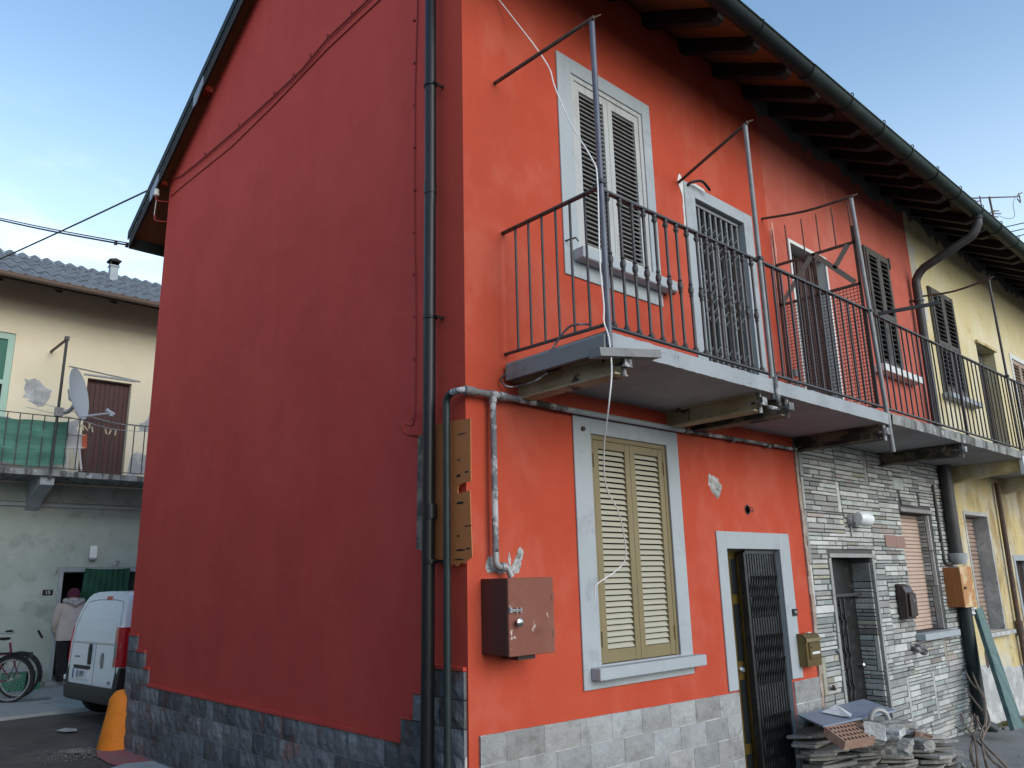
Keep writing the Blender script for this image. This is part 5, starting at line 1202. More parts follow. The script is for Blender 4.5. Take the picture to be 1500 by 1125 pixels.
t = MB(); t.tube(spline([(.315, 11.9, 4.80), (.46, 11.85, 4.82), (.55, 11.8, 5.0), DC-dn*.13]), .035, 8); t.box(.26, .38, 11.84, 11.96, 4.72, 4.88); t.obox(DC-dn*.13, dn, a, upd, .08, .12, .2); part('bracket', t, mt['metalgrey'], sd)
# shade netting on the rail
t = MB(); nx, nz = 40, 12; vs = []
r = random.Random(2)
for j in range(nz+1):
    for i in range(nx+1):
        x = -2.1+2.62*i/nx; v = j/nz
        top = 4.66-.03*math.sin(i/nx*9)**2-(.05*max(0, 1-abs(i-28)/6))
        zz = 3.84+(top-3.84)*v+.03*math.sin(i*.35)*(1-v)
        vs.append((x+.02*math.sin(j), YF+.035+.035*math.sin(i*.6+j*.4)+.02*math.sin(j*1.3), zz))
t.add(vs, [(j*(nx+1)+i, j*(nx+1)+i+1, (j+1)*(nx+1)+i+1, (j+1)*(nx+1)+i) for j in range(nz) for i in range(nx)])
solo('shade_netting', t, mt['shade'], 'green shade netting tied along the railing of the far house balcony', 'netting', smooth=True)
fc = thing('folding_frame', 'white folding frame with an orange edged panel standing on the far balcony', 'folding frame', (.7, 12.3, 3.75))
def FP(a, b, y=12.2): return FX(a, b, y)
t = MB(); t.add([FP(97, 633), FP(122, 637), FP(122, 656), FP(97, 657), FP(97, 633, 12.22), FP(122, 637, 12.22), FP(122, 656, 12.22), FP(97, 657, 12.22)], [(3, 2, 1, 0), (4, 5, 6, 7), (0, 1, 5, 4), (1, 2, 6, 5), (2, 3, 7, 6), (3, 0, 4, 7)]); part('panel', t, mt['white'], fc)
t = MB(); t.bar(FP(123.5, 636), FP(123.5, 657), .08, .03, (0, 1, 0)); part('edge', t, M('orange_plastic', (.60, .12, .05), .5), fc)
t = MB()
for a, b in (((97, 657), (123, 656)), ((109, 658), (113, 690)), ((116, 657), (119, 690)), ((99, 657), (97, 690)), ((97, 635), (124, 638))): t.tube([FP(*a), FP(*b)], .02, 6)
part('leg', t, mt['white'], fc)
cl = thing('washing_line', 'washing line with wooden pegs strung along the far balcony', 'washing line', (1, 11.85, 4.7))
t = MB()
for za, zb in ((4.84, 4.69), (4.72, 4.60)): t.tube(spline([(-.2, 11.86, za+.1), (.5, 11.85, za), (1.2, 11.85, za-.13), (1.75, 11.86, zb)]), .006, 5)
part('line', t, mt['lightconc'], cl)
r = random.Random(6)
for a, b in ((118, 625), (122, 626.5), (126, 627.5), (131, 624), (135, 629), (155, 632), (161, 633), (169, 634)):
    p = FX(a, b, 11.85); t = MB(); t.obox(p, (r.uniform(-.7, .7), 0, 1), (0, 1, 0), (1, 0, r.uniform(-.7, .7)), .10, .02, .025); part('peg', t, M('peg_wood', (.5, .42, .28), .7) if 'peg_wood' not in bpy.data.materials else bpy.data.materials['peg_wood'], cl)
# bits on the ground floor
la = thing('wall_lamp', 'white box-shaped wall lamp above the open doorway of the far house', 'lamp', (1.38, YB2-.05, 2.37))
t = MB(); t.box(1.325, 1.455, YB2-.10, YB2-.001, 2.26, 2.50); part('shade', t, mt['lampglass'], la, bevel=.02); t = MB(); t.box(1.335, 1.445, YB2-.08, YB2-.001, 2.235, 2.259); part('base', t, mt['metalgrey'], la)
hn = thing('house_number', 'small dark house number plate left of the open doorway', 'number plate', (.70, YB2, 1.66))
t = MB(); t.box(.62, .79, YB2-.012, YB2-.001, 1.61, 1.71); part('plate', t, mt['ink'], hn, bevel=.004)
t = MB(); text_into(t, '15', .085, lambda a, b, c: (.705+a, YB2-.014-c, 1.66+b)); part('number', t, mt['white'], hn)
ct = thing('door_curtain', 'dark green curtain pulled to the right of the open doorway', 'curtain', (1.7, YB2-.1, 2.0))
t = MB(); nx, nz = 60, 14; vs = []
for j in range(nz+1):
    for i in range(nx+1):
        f_ = i/nx; x = 1.27+.80*f_-.06*(1-j/nz)*(1-f_); b_ = 1.45+.05*math.sin(f_*5)
        vs.append((x, YB2-.10+.028*math.sin(f_*52)*(.35+.65*f_)+.02*math.sin(j*.7+f_*9), b_+(2.085-b_)*j/nz-.02*math.sin(f_*3.14)))
t.add(vs, [(j*(nx+1)+i, j*(nx+1)+i+1, (j+1)*(nx+1)+i+1, (j+1)*(nx+1)+i) for j in range(nz) for i in range(nx)]); part('cloth', t, mt['greencloth'], ct, smooth=True)
t = MB(); t.tube(spline([(.80, YB2-.02, 2.02), (.79, YB2-.10, 2.03), (.80, YB2-.12, 2.095), (.86, YB2-.11, 2.10)])+[(2.6, YB2-.11, 2.095)], .009, 6); part('rod', t, mt['metalgrey'], ct)
t = MB(); t.tube(spline([(1.83, YB2, 2.12), (1.86, YB2-.06, 2.2), (1.82, YB2-.08, 2.22), (1.80, YB2-.06, 2.19)]), .006, 5); solo('wall_hook', t, mt['iron'], 'small bent wire hook above the green curtain', 'hook')
t = MB(); t.obox(FX(59, 929, YB2-.01), (.6, 0, -1), (0, 1, 0), (1, 0, .6), .16, .012, .035); solo('wall_mark', t, mt['rafter'], 'small dark iron strap on the grey-green wall above the bicycles', 'iron strap')
for x0, x1, lab in ((-.05, .42, 'dark green plastic crate with a pale rim behind the bicycle wheel'), (.46, .66, 'small lighter green tub beside the crate at the wall')):
    c = thing('crate', lab, 'crate', ((x0+x1)/2, 12.55, .05))
    t = MB(); t.prism([(x0+.03, .05), (x1-.03, .05), (x1, .36), (x0, .36)], lambda a, b, q: (a, q, b), 12.4, 12.75); part('body', t, mt['crate'], c, bevel=.01)
    t = MB(); t.box(x0-.015, x1+.03, 12.385, 12.765, .361, .385); part('rim', t, mt['lightconc'], c)
t = MB(); t.add([(-.1, 10.9, .050), (.42, 10.75, .050), (.5, 11.05, .052), (-.05, 11.3, .053)], [(0, 1, 2, 3)]); solo('manhole_cover', t, M('iron_cover', (.16, .165, .165), .8, bump=.4), 'flat dark drain cover in the pavement below the bicycle', 'drain cover')
t = MB(); t.add([GZ(a, b, .02) for a, b in ((82, 1070), (96, 1066), (113, 1067.5), (112, 1071), (94, 1072))], [(0, 1, 2, 3, 4)])
solo('road_patch', t, mt['cement'], 'thin pale dried plaster splash on the dark road', 'splash')

# ================================================================== bicycles
def bicycle(name, label, base, fwd, flip=1):
    b = thing(name, label, 'bicycle', base)
    F = V(fwd).normalized(); U_ = V((0, 0, 1)); S = F.cross(U_)
    B0 = V(base)
    def P(a, h, s=0): return B0+F*a+U_*h+S*s
    RW = .325
    for nm, cx in (('wheel', 0), ('wheel', 1.06)):
        t = MB(); t.tube([P(cx+RW*math.cos(q), RW+RW*math.sin(q)) for q in [2*math.pi*k/32 for k in range(32)]], .018, 8, closed=True); wh = part(nm, t, mt['tyre'], b, smooth=True)
        t = MB(); t.tube([P(cx+(RW-.03)*math.cos(q), RW+(RW-.03)*math.sin(q)) for q in [2*math.pi*k/32 for k in range(32)]], .013, 6, closed=True); part('rim', t, mt['alu'], wh, smooth=True)
        t = MB()
        for k in range(28):
            q = 2*math.pi*k/28; t.tube([P(cx+.02*math.cos(q+1.3), RW+.02*math.sin(q+1.3), .02*(-1)**k), P(cx+(RW-.035)*math.cos(q), RW+(RW-.035)*math.sin(q))], 0.0011, 3)
        t.tube([P(cx, RW, -.05), P(cx, RW, .05)], .02, 8); part('spokes', t, mt['alu'], wh)
        t = MB(); q0, q1 = (.1, 2.9)
        for s_ in (-.0,): t.tube([P(cx+(RW+.035)*math.cos(q), RW+(RW+.035)*math.sin(q)) for q in [q0-.35+(q1-q0+.1)*k/14 for k in range(15)]] if cx else [P((RW+.035)*math.cos(q), RW+(RW+.035)*math.sin(q)) for q in [.3+(3.3)*k/14 for k in range(15)]], .022, 6)
        part('mudguard', t, mt['black'], b, smooth=True)
    t = MB(); bb = P(.44, .28); st = P(.28, .78); hd = P(.86, .84); hb = P(.90, .68)
    for p, q, rr in ((bb, st, .016), (P(.33, .62), hb, .018), (bb, P(.89, .70), .018), (P(0, RW), bb, .011), (P(0, RW), P(.31, .70), .010), (hd, hb, .019), (hb, P(1.06, RW), .013)): t.tube([p, q], rr, 8)
    part('frame', t, mt['burgundy'], b, smooth=True)
    t = MB(); t.lathe([(.02, -.02), (.10, -.02), (.105, 0), (.10, .02), (.02, .02)], bb, 14, S); t.tube([bb+S*.05, bb+S*.07+F*.12-U_*.10], .012, 6); t.obox(bb+S*.11+F*.12-U_*.10, F, S, U_, .09, .09, .025); t.tube([bb-S*.05, bb-S*.07-F*.12+U_*.10], .012, 6); part('crank', t, mt['metalgrey'], b)
    t = MB(); t.tube([P(.28, .78), P(.26, .92)], .012, 6)
    t.add([P(.12, .95, .10), P(.12, .95, -.10), P(.24, .955, -.07), P(.40, .94, -.02), P(.40, .94, .02), P(.24, .955, .07)]+[P(.13, .91, .08), P(.13, .91, -.08), P(.24, .92, -.05), P(.39, .915, -.015), P(.39, .915, .015), P(.24, .92, .05)], [tuple(range(6)), tuple(range(11, 5, -1))]+[(i, 6+i, 6+(i+1) % 6, (i+1) % 6) for i in range(6)]); part('saddle', t, mt['black'], b, bevel=.01)
    t = MB(); t.tube([hd, P(.84, .98)], .013, 8); t.tube(spline([P(.62, 1.0, -.28), P(.74, 1.01, -.25), P(.84, .99, -.1), P(.84, .99, .1), P(.74, 1.01, .25), P(.62, 1.0, .28)]), .011, 8); hbar = part('handlebar', t, mt['alu'], b, smooth=True)
    for s_ in (-1, 1):
        t = MB(); t.tube([P(.60, 1.0, .285*s_), P(.72, 1.01, .26*s_)], .018, 8); part('grip', t, mt['black'], hbar)
        t = MB(); t.tube([P(.76, .99, .24*s_), P(.64, .965, .30*s_)], .008, 6); part('brake_lever', t, mt['black'], hbar)
    t = MB()
    for s_ in (-.06, .06): t.tube([P(.26, .72, s_), P(-.24, .715, s_)], .007, 6); t.tube([P(0, RW, s_), P(-.12, .71, s_)], .006, 6)
    for k in range(4): t.tube([P(.18-.13*k, .718, -.06), P(.18-.13*k, .718, .06)], .006, 6)
    t.obox(P(-.25, .68), F, S, U_, .05, .09, .09); part('rack', t, mt['black'], b)
    return b
w0 = GZ(11, 1029, .045)
bicycle('bicycle', 'burgundy bicycle whose back wheel and rack stand in front of the green crate', (w0.x, w0.y, .045), -RT.cross(V((0, 0, 1))).cross(V((0, 0, 1)))*-1)
w1 = GZ(-85, 1030, .05)
bicycle('bicycle', 'second bicycle behind the first with its handlebar and front wheel to the right', (w1.x+.15, w1.y+.45, .05), V((RT.x, RT.y, 0)), -1)

# ================================================================== van
van = thing('white_van', 'small white delivery van with closed windowless rear doors parked behind the red gable', 'van', (.315, 7.30, 0))
VA = rad(5.5)
ca, sa = math.cos(VA), math.sin(VA)
def VP(x, y, z): return V((.315+x*ca-y*sa, 7.30+x*sa+y*ca, z))
lv = [(.31, .77), (.36, .81), (.55, .84), (.80, .85), (1.0, .845), (1.2, .815), (1.38, .775), (1.50, .735), (1.58, .68), (1.625, .58), (1.645, .42), (1.655, .0)]
def roff(z): return 0 if z < .55 else .012*(z-.55)/.4 if z < .95 else .012+.16*((z-.95)/.71)**2
st = [0, .06, .18, .5, 1.2, 2.0, 2.45, 2.85, 3.15, 3.5, 3.8, 3.92]
def topz(x):
    if x < 2.0: return 1.0
    return {2.45: .985, 2.85: .86, 3.15: .68, 3.5: .62, 3.8: .54, 3.92: .42}.get(x, 1.0)
t = MB(); nl = len(lv); vs = []
for x in st:
    tz = topz(x); wf = .955 if x == 0 else .985 if x == .06 else 1 if x < 3 else {3.15: .98, 3.5: .95, 3.8: .86, 3.92: .72}[x]
    for s_ in (-1, 1):
        for z, hw in lv:
            zz = .24+(z-.24)*tz if tz < 1 else z
            xx = x+roff(z)*(1-min(x/.6, 1))
            vs.append(VP(xx, .855+s_*hw*wf, zz))
fs = []
for i in range(len(st)-1):
    for s_ in (0, 1):
        for k in range(nl-1):
            a, b = i*2*nl+s_*nl+k, (i+1)*2*nl+s_*nl+k
            fs.append((a, b, b+1, a+1) if s_ == 0 else (a+1, b+1, b, a))
for i in (0, len(st)-1):
    for k in range(nl-1):
        a, b = i*2*nl+k, i*2*nl+nl+k
        fs.append((a, a+1, b+1, b))
t.add(vs, fs); part('body', t, mt['vanwhite'], van, smooth=True)
def RP(y, z, d=.004): return VP(roff(z)-d, y, z)      # point on the rear face, y from the right side
def rpatch(mb, pts, d=.006, th=.006):
    k = len(pts); mb.add([RP(a, b, d) for a, b in pts]+[RP(a, b, d-th) for a, b in pts], [tuple(range(k)), tuple(range(2*k-1, k-1, -1))]+[(i, (i+1) % k, k+(i+1) % k, k+i) for i in range(k)])
def rstrip(mb, pts, w_, d=.005):
    mb.tube([RP(a, b, d-.004) for a, b in pts], w_, 6)
t = MB()
rstrip(t, [(.78, .45), (.78, .7), (.78, .97)], .006); rstrip(t, [(.14, .985), (.5, .98), (1.1, .98), (1.58, .985)], .004)
rstrip(t, [(.10, .45), (.10, .7), (.12, 1.0), (.16, 1.25), (.24, 1.45), (.30, 1.52)], .005); rstrip(t, [(1.61, .45), (1.61, .7), (1.59, 1.0), (1.55, 1.25), (1.47, 1.45), (1.41, 1.52)], .005); rstrip(t, [(.30, 1.52), (.6, 1.545), (1.1, 1.545), (1.41, 1.52)], .005)
part('door_seam', t, mt['metalgrey'], van)
t = MB()
for y0, y1 in ((.19, 1.53),):
    a0 = .30 if y0 < .5 else y0; a1 = 1.42 if y1 > 1 else y1
    z_ = [1.0, 1.15, 1.3, 1.42, 1.50]
    lft = [(y0+(a0-y0)*k/4, z) for k, z in enumerate(z_)]; rgt = [(y1+(a1-y1)*k/4, z) for k, z in enumerate(z_)]
    for k in range(4): rpatch(t, [lft[k], rgt[k], rgt[k+1], lft[k+1]], .010, .012)
part('rear_door', t, mt['vanwhite'], van)
t = MB(); rpatch(t, [(.90, .73), (.94, .71), (.97, .75), (.975, .92), (.955, .97), (.92, .975), (.90, .92)], .022, .022); part('handle', t, mt['plastic'], van, bevel=.003)
t = MB(); rpatch(t, [(.50, .70), (.54, .68), (.58, .74), (.58, .84), (.545, .88), (.505, .84)], .012, .012); t2 = part('lock', t, mt['smoke'], van, bevel=.003)
t = MB(); rpatch(t, [(.90, .655), (1.42, .655), (1.42, .695), (.9, .695)], .02, .02); part('plate_light', t, mt['plastic'], van)
t = MB(); rpatch(t, [(.91, .525), (1.44, .525), (1.44, .645), (.91, .645)], .016, .014); pl_ = part('number_plate', t, mt['plate'], van)
t = MB(); rpatch(t, [(1.395, .525), (1.44, .525), (1.44, .645), (1.395, .645)], .0175, .001); part('plate_band', t, mt['plateblue'], pl_)
t = MB(); text_into(t, 'EJ 097', .105, lambda a, b, c: RP(1.165-a, .585+b, .0185+c)); part('plate_lettering', t, mt['ink'], pl_)
t = MB(); rpatch(t, [(.70, 1.50+.045), (.86, 1.545), (.86, 1.59), (.70, 1.59)], .012, .03); part('brake_light', t, mt['redlens'], van)
t = MB()
for k in range(5): rpatch(t, [(1.28+.035*k, .79), (1.305+.035*k, .79), (1.305+.035*k, .815), (1.28+.035*k, .815)], .006, .006)
for k in range(4): rpatch(t, [(.20+.03*k, .44), (.222+.03*k, .44), (.222+.03*k, .46), (.20+.03*k, .46)], .006, .006)
for k in range(2): rpatch(t, [(.22+.045*k, .50), (.255+.045*k, .50), (.255+.045*k, .54), (.22+.045*k, .54)], .006, .006)
part('badge', t, mt['metalgrey'], van)
for sd_ in (0, 1):
    def Y(y): return y if sd_ == 0 else 1.71-y
    t = MB()
    zz = [.72, .82, .92, 1.02, 1.12, 1.20]
    for k in range(5):
        z0, z1 = zz[k], zz[k+1]; wd0, wd1 = .12, .12
        def hw(z):
            for (a, b), (c, d) in zip(lv, lv[1:]):
                if a <= z <= c: return b+(d-b)*(z-a)/(c-a)
        def ring(z): 
            s0 = .855-hw(z)*.955; s1 = .855-hw(z)
            return [RP(Y(s0+(.14 if sd_ == 0 else .01)), z, .012), RP(Y(s0+(.03 if sd_ == 0 else .0)), z, .022 if sd_ == 0 else .002), VP(roff(z)+.03, Y(s1-.004), z), VP(roff(z)+.16, Y(s1-.012), z), VP(roff(z)+.16, Y(s1+.04), z), RP(Y(s0+(.13 if sd_ == 0 else .005)), z, -.03)]
        t.m = 1 if k in (1, 2) and True else 0
        a, b = ring(z0), ring(z1); fs_ = [(i, (i+1) % 6, 6+(i+1) % 6, 6+i) for i in range(6)]+[(0, 1, 2, 3, 4, 5), (11, 10, 9, 8, 7, 6)]
        if k in (1, 2):
            t.m = 0; t.add(a+b, [fs_[1], fs_[2], fs_[3], fs_[4], fs_[5]]); t.m = 1; t.add(a+b, [fs_[0]])
        else: t.add(a+b, fs_)
    part('tail_light', t, [mt['redlens'], mt['smoke']], van, smooth=False)
t = MB(); prof = [(.20, .02), (.26, -.05), (.40, -.055), (.455, -.03), (.46, .02)]
for z0, z1 in ((.20, .455),):
    path = [(.75, -.012), (.35, -.014), (.08, -.008), (-.03, .06), (-.05, .25), (-.055, .855), (-.05, 1.46), (-.03, 1.65), (.08, 1.718), (.35, 1.722), (.75, 1.72)]
    sec = [(.25, .06), (.27, .01), (.42, -.006), (.465, .03)]
    vs = []
    for x, y in path:
        c = V((.6, .855)); d = (c-V((x, y))).normalized()
        for z, o_ in sec: q = V((x, y))+d*o_; vs.append(VP(q.x, q.y, z))
    k = len(sec); t.add(vs, [(i*k+j, (i+1)*k+j, (i+1)*k+j+1, i*k+j+1) for i in range(len(path)-1) for j in range(k-1)])
for y0 in (0, 1):
    t.add([VP(*p) for p in (((-.012, .0, .45), (-.014, .13, .45), (.004, .10, .71), (.02, -.004, .71), (.3, -.006, .45), (.2, -.008, .70)) if y0 == 0 else ((-.012, 1.71, .45), (-.014, 1.58, .45), (.004, 1.61, .71), (.02, 1.714, .71), (.3, 1.716, .45), (.2, 1.718, .70)))], [(0, 1, 2, 3), (0, 3, 5, 4)])
part('bumper', t, mt['plastic'], van, smooth=True)
t = MB(); t.add([VP(x, y, .33) for x, y in ((.1, .15), (.1, 1.55), (3.6, 1.55), (3.6, .15))], [(0, 1, 2, 3)]); part('underside', t, mt['plastic'], van)
for x, y in ((.50, .12), (.50, 1.59), (3.2, .10), (3.2, 1.61)):
    t = MB(); ax = VP(0, 1, 0)-VP(0, 0, 0); t.lathe([(.18, -.09), (.285, -.095), (.30, -.07), (.30, .07), (.285, .095), (.18, .09)], VP(x, y, .30), 24, ax); wh = part('wheel', t, mt['tyre'], van, smooth=True)
    t = MB(); t.lathe([(.02, -.07), (.18, -.08), (.185, .08), (.02, .07)], VP(x, y, .30), 16, ax); part('hub', t, mt['metalgrey'], wh, smooth=True)
t = MB()
for s_ in (0, 1):
    y = .0-.004 if s_ == 0 else 1.714
    t.add([VP(*p) for p in ((2.05, y+(.03 if s_ == 0 else -.03), 1.02), (2.72, y+(.03 if s_ == 0 else -.03), .98), (2.45, y+(.11 if s_ == 0 else -.11), 1.42), (2.05, y+(.115 if s_ == 0 else -.115), 1.43))], [(0, 1, 2, 3)])
part('side_window', t, mt['vanglass'], van)
t = MB(); t.box(*[v for v in (0, 1, 0, 1, 0, 1)]); t = MB(); t.obox(VP(.95, 1.1, 1.665), VP(1, 0, 0)-VP(0, 0, 0), VP(0, 1, 0)-VP(0, 0, 0), (0, 0, 1), .10, .08, .05); t.tube([VP(.95, 1.1, 1.66), VP(.80, 1.1, 1.75)], .006, 5); part('roof_aerial', t, mt['vanwhite'], van)
t = MB(); t.obox(VP(.34, 1.735, .78), VP(1, 0, 0)-VP(0, 0, 0), VP(0, 1, 0)-VP(0, 0, 0), (0, 0, 1), .05, .03, .14); t.obox(VP(.02, 1.71, .52), VP(1, 0, 0)-VP(0, 0, 0), VP(0, 1, 0)-VP(0, 0, 0), (0, 0, 1), .06, .06, .06); part('door_hinge', t, mt['vanwhite'], van)

# ================================================================== orange guard stone at the far gable corner
t = MB(); r = random.Random(9); n = 14; vs = []
lvz = [(0, .34, .25), (.15, .305, .24), (.3, .265, .225), (.42, .235, .21), (.50, .21, .19), (.55, .17, .15), (.585, .11, .09), (.595, .04, .03)]
for z, rx, ry in lvz:
    for j in range(n):
        a = 2*math.pi*j/n; k = 1+r.uniform(-.05, .05)
        vs.append((-.02+max(-.30, -rx*.62) * max(0, -math.cos(a))*k+rx*.1*max(0, math.cos(a)), 5.99+ry*.85*math.sin(a)*k, z))
t.add(vs, [(i*n+j, i*n+(j+1) % n, (i+1)*n+(j+1) % n, (i+1)*n+j) for i in range(len(lvz)-1) for j in range(n)]+[tuple((len(lvz)-1)*n+j for j in range(n))])
solo('guard_stone', t, mt['orange'], 'orange painted guard stone leaning against the back corner of the red gable', 'guard stone', smooth=True)

# ================================================================== person in the doorway
PX, PY, PZ = 1.10, 12.66, .12
pe = thing('person', 'person seen from behind in a beige hooded jacket and maroon hat entering the dark doorway', 'person', (PX, PY, PZ))
def Q(x, y, z): return V((PX+x, PY+y, PZ+z))
me = bpy.data.meshes.new('body')
J = {'pel': (0, 0, .86, .13), 'sp': (0, .02, 1.05, .13), 'ch': (0, .04, 1.25, .145), 'nk': (0, .05, 1.38, .06), 'hd': (0, .075, 1.47, .085), 'top': (0, .075, 1.55, .075),
     'sl': (-.17, .03, 1.31, .06), 'el': (-.235, .05, 1.05, .045), 'wl': (-.20, .16, .87, .032), 'hl': (-.185, .20, .80, .035), 'sr': (.17, .03, 1.31, .06), 'er': (.235, .05, 1.05, .045), 'wr': (.20, .16, .87, .032), 'hr': (.185, .20, .80, .035),
     'll': (-.09, 0, .80, .085), 'kl': (-.10, .03, .45, .06), 'al': (-.10, -.03, .08, .042), 'fl': (-.11, .10, .03, .035), 'lr': (.09, 0, .80, .085), 'kr': (.10, .06, .45, .06), 'ar': (.10, .06, .08, .042), 'fr': (.11, .18, .03, .035)}
kk = list(J); ed = [('pel', 'sp'), ('sp', 'ch'), ('ch', 'nk'), ('nk', 'hd'), ('hd', 'top'), ('ch', 'sl'), ('sl', 'el'), ('el', 'wl'), ('wl', 'hl'), ('ch', 'sr'), ('sr', 'er'), ('er', 'wr'), ('wr', 'hr'), ('pel', 'll'), ('ll', 'kl'), ('kl', 'al'), ('al', 'fl'), ('pel', 'lr'), ('lr', 'kr'), ('kr', 'ar'), ('ar', 'fr')]
hv = [tuple(J[k][:3]) for k in kk]; he = [(kk.index(a), kk.index(b)) for a, b in ed]; rad_ = [J[k][3] for k in kk]
for s_, hb_ in ((-1, 'hl'), (1, 'hr')):        # five fingers on each hand
    hx, hy, hz = J[hb_][:3]; hi = kk.index(hb_)
    for f_, (dx, ln) in enumerate(((-.028, .065), (-.010, .078), (.010, .075), (.027, .058))):
        a = len(hv); hv += [(hx+dx, hy+.03, hz-.045), (hx+dx, hy+.03+ln*.25, hz-.045-ln*.6), (hx+dx, hy+.02, hz-.045-ln)]; rad_ += [.010, .009, .007]; he += [(hi, a), (a, a+1), (a+1, a+2)]
    a = len(hv); hv += [(hx-s_*.04, hy+.03, hz-.01), (hx-s_*.055, hy+.05, hz-.05)]; rad_ += [.011, .009]; he += [(hi, a), (a, a+1)]
me.from_pydata(hv, he, [])
bo = bpy.data.objects.new('body', me); COL.objects.link(bo); bo.parent = pe
sk = bo.modifiers.new('Skin', 'SKIN'); sk.use_smooth_shade = True
for i, v in enumerate(me.skin_vertices[0].data): v.radius = (rad_[i], rad_[i]); v.use_root = (i == 0)
sb = bo.modifiers.new('Sub', 'SUBSURF'); sb.levels = 1; sb.render_levels = 2
me.materials.append(mt['skin'])
def rings(mb, secs, n=20, fold=.0, seed=1):
    r = random.Random(seed); vs = []
    for cx, cy, z, rx, ry in secs:
        for j in range(n): a = 2*math.pi*j/n; k = 1+fold*math.sin(5*a+z*21)+r.uniform(-fold, fold)*.5; vs.append(Q(cx+rx*math.cos(a)*k, cy+ry*math.sin(a)*k, z))
    m_ = len(secs); mb.add(vs, [(i*n+j, i*n+(j+1) % n, (i+1)*n+(j+1) % n, (i+1)*n+j) for i in range(m_-1) for j in range(n)]+[tuple(range(n-1, -1, -1)), tuple((m_-1)*n+j for j in range(n))])
t = MB(); rings(t, [(0, 0, .70, .245, .185), (0, 0, .72, .25, .19), (0, .0, .85, .24, .185), (0, .02, 1.0, .225, .175), (0, .03, 1.15, .225, .17), (0, .04, 1.27, .225, .155), (0, .04, 1.34, .18, .13), (0, .05, 1.40, .10, .10), (0, .05, 1.43, .07, .08)], fold=.025)
for s_ in (-1, 1):
    t.tube([Q(s_*.17, .03, 1.32), Q(s_*.22, .035, 1.22), Q(s_*.25, .05, 1.05), Q(s_*.235, .12, .93), Q(s_*.205, .165, .86)], [.085, .085, .075, .065, .058], 12)
ja = part('jacket', t, mt['coat'], pe, smooth=True)
t = MB(); t.tube([Q(.0+.15*math.cos(a), .02+.10*math.sin(a), 1.385+.02*math.sin(a)) for a in [2*math.pi*k/18 for k in range(18)]], .042, 8, closed=True); t.tube([Q(-.11, -.08, 1.37), Q(0, -.12, 1.31), Q(.11, -.08, 1.37)], [.04, .05, .04], 8); part('fur_hood', t, mt['fur'], ja, smooth=True)
t = MB()
for s_, ky, ay in ((-1, .03, -.03), (1, .06, .06)): t.tube([Q(s_*.09, .0, .80), Q(s_*.10, .01, .66), Q(s_*.105, ky, .45), Q(s_*.105, ay, .10)], [.135, .12, .095, .085], 14)
part('trousers', t, mt['trouser'], pe, smooth=True)
t = MB(); rings(t, [(0, .075, 1.455, .102, .112), (0, .075, 1.48, .106, .116), (0, .075, 1.54, .10, .108), (0, .075, 1.59, .072, .08), (0, .075, 1.61, .03, .03)], 18, .01); part('hat', t, mt['hat'], pe, smooth=True)
for s_, ay in ((-1, -.03), (1, .06)):
    t = MB(); t.tube([Q(s_*.105, ay-.05, .045), Q(s_*.105, ay, .05), Q(s_*.11, ay+.12, .04), Q(s_*.112, ay+.19, .03)], [.042, .052, .046, .028], 10); part('shoe', t, mt['shoe'], pe, smooth=True)
# unseen low shed, added beyond the frame on the left to shade the gable
w = MB(); w.wall(-6.5, 9, -.1, 4.6, [(-2.5, -1.5, 0, 2.1, .2), (2.5, 3.6, 1, 2.3, .15), (7, 8, 1, 2.3, .15)], lambda u, v, d: (-7.6-d, u, v))
for yy in (-6.5, 9): w.add([(-7.6, yy, -.1), (-11, yy, -.1), (-11, yy, 5.7), (-7.6, yy, 4.6)], [(0, 1, 2, 3)])
part('added_shade_shed', w, mt['sage'], far)
t = MB(); t.prism([(-7.2, 4.48), (-11.2, 5.78), (-11.2, 5.88), (-7.2, 4.58)], lambda a, b, q: (a, q, b), -6.9, 9.2); part('added_shade_roof', t, mt['tile'], far)
# ================================================================== light
SUN_EL, SUN_AZ = 22.0, 4.0     # degrees; azimuth measured from the street front's outward normal (-Y) towards +X
sd_ = V((math.sin(rad(SUN_AZ))*math.cos(rad(SUN_EL)), -math.cos(rad(SUN_AZ))*math.cos(rad(SUN_EL)), math.sin(rad(SUN_EL))))
sl_ = bpy.data.lights.new('Sun', 'SUN'); sl_.energy = 1.3; sl_.angle = rad(40); sl_.color = (1, .91, .80)
so = bpy.data.objects.new('Sun', sl_); COL.objects.link(so)
so.rotation_euler = sd_.to_track_quat('Z', 'Y').to_euler()
W = bpy.data.worlds.new('World'); SC.world = W; W.use_nodes = True
nt = W.node_tree; N = nt.nodes; L = nt.links
sky = N.new('ShaderNodeTexSky'); sky.sky_type = 'NISHITA'; sky.sun_disc = False
sky.sun_elevation = rad(SUN_EL); sky.sun_rotation = math.atan2(sd_.x, sd_.y); sky.air_density = 1.0; sky.dust_density = 0.1; sky.ozone_density = 1.2
bg = N['Background']; bg.inputs['Strength'].default_value = .15
tc = N.new('ShaderNodeTexCoord'); sp = N.new('ShaderNodeSeparateXYZ'); L.new(tc.outputs['Generated'], sp.inputs[0])
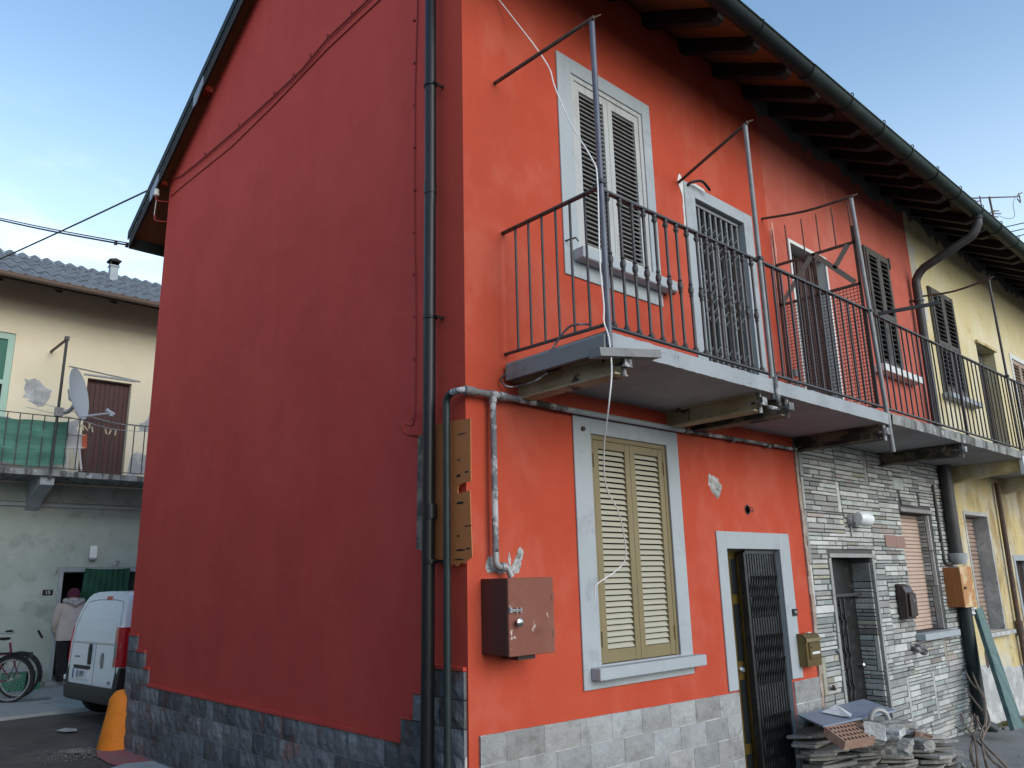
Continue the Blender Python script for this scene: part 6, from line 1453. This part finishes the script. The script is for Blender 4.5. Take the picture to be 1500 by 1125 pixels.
# thin pale clouds low in the sky
mp = N.new('ShaderNodeMapping'); mp.inputs['Scale'].default_value = (1.6, 1.6, 5.5); L.new(tc.outputs['Generated'], mp.inputs['Vector'])
nz = N.new('ShaderNodeTexNoise'); nz.inputs['Scale'].default_value = 2.6; nz.inputs['Detail'].default_value = 7; nz.inputs['Roughness'].default_value = .55; L.new(mp.outputs[0], nz.inputs['Vector'])
mr = N.new('ShaderNodeMapRange'); mr.interpolation_type = 'SMOOTHSTEP'; mr.inputs['From Min'].default_value = .46; mr.inputs['From Max'].default_value = .66; mr.inputs['To Max'].default_value = .45; L.new(nz.outputs['Fac'], mr.inputs['Value'])
m2 = N.new('ShaderNodeMapRange'); m2.inputs['From Min'].default_value = .52; m2.inputs['From Max'].default_value = .34; L.new(sp.outputs['Z'], m2.inputs['Value'])
mm = N.new('ShaderNodeMath'); mm.operation = 'MULTIPLY'; L.new(mr.outputs[0], mm.inputs[0]); L.new(m2.outputs[0], mm.inputs[1])
mx = N.new('ShaderNodeMix'); mx.data_type = 'RGBA'; mx.inputs[7].default_value = (5.2, 5.6, 6.0, 1)
gain = N.new('ShaderNodeMix'); gain.data_type = 'RGBA'; gain.blend_type = 'MULTIPLY'; gain.inputs[0].default_value = 1; gain.inputs[7].default_value = (1.05, 1.12, 1.08, 1)
L.new(sky.outputs[0], gain.inputs[6])
hz = N.new('ShaderNodeMapRange'); hz.interpolation_type = 'SMOOTHSTEP'; hz.inputs['From Min'].default_value = .62; hz.inputs['From Max'].default_value = -.05; hz.inputs['To Max'].default_value = .85; L.new(sp.outputs['Z'], hz.inputs['Value'])
hm = N.new('ShaderNodeMix'); hm.data_type = 'RGBA'; hm.inputs[7].default_value = (4.9, 5.5, 5.95, 1); L.new(hz.outputs[0], hm.inputs[0]); L.new(gain.outputs[2], hm.inputs[6])
lx = N.new('ShaderNodeMapRange'); lx.inputs['From Min'].default_value = .62; lx.inputs['From Max'].default_value = .30; L.new(sp.outputs['X'], lx.inputs['Value'])
ml = N.new('ShaderNodeMath'); ml.operation = 'MULTIPLY'; L.new(mm.outputs[0], ml.inputs[0]); L.new(lx.outputs[0], ml.inputs[1])
L.new(ml.outputs[0], mx.inputs[0]); L.new(hm.outputs[2], mx.inputs[6]); L.new(mx.outputs[2], bg.inputs['Color'])
SC.view_settings.view_transform = 'Standard'; SC.view_settings.look = 'None'; SC.view_settings.exposure = .85; SC.view_settings.gamma = 1
SC.cycles.max_bounces = 8; SC.cycles.diffuse_bounces = 2
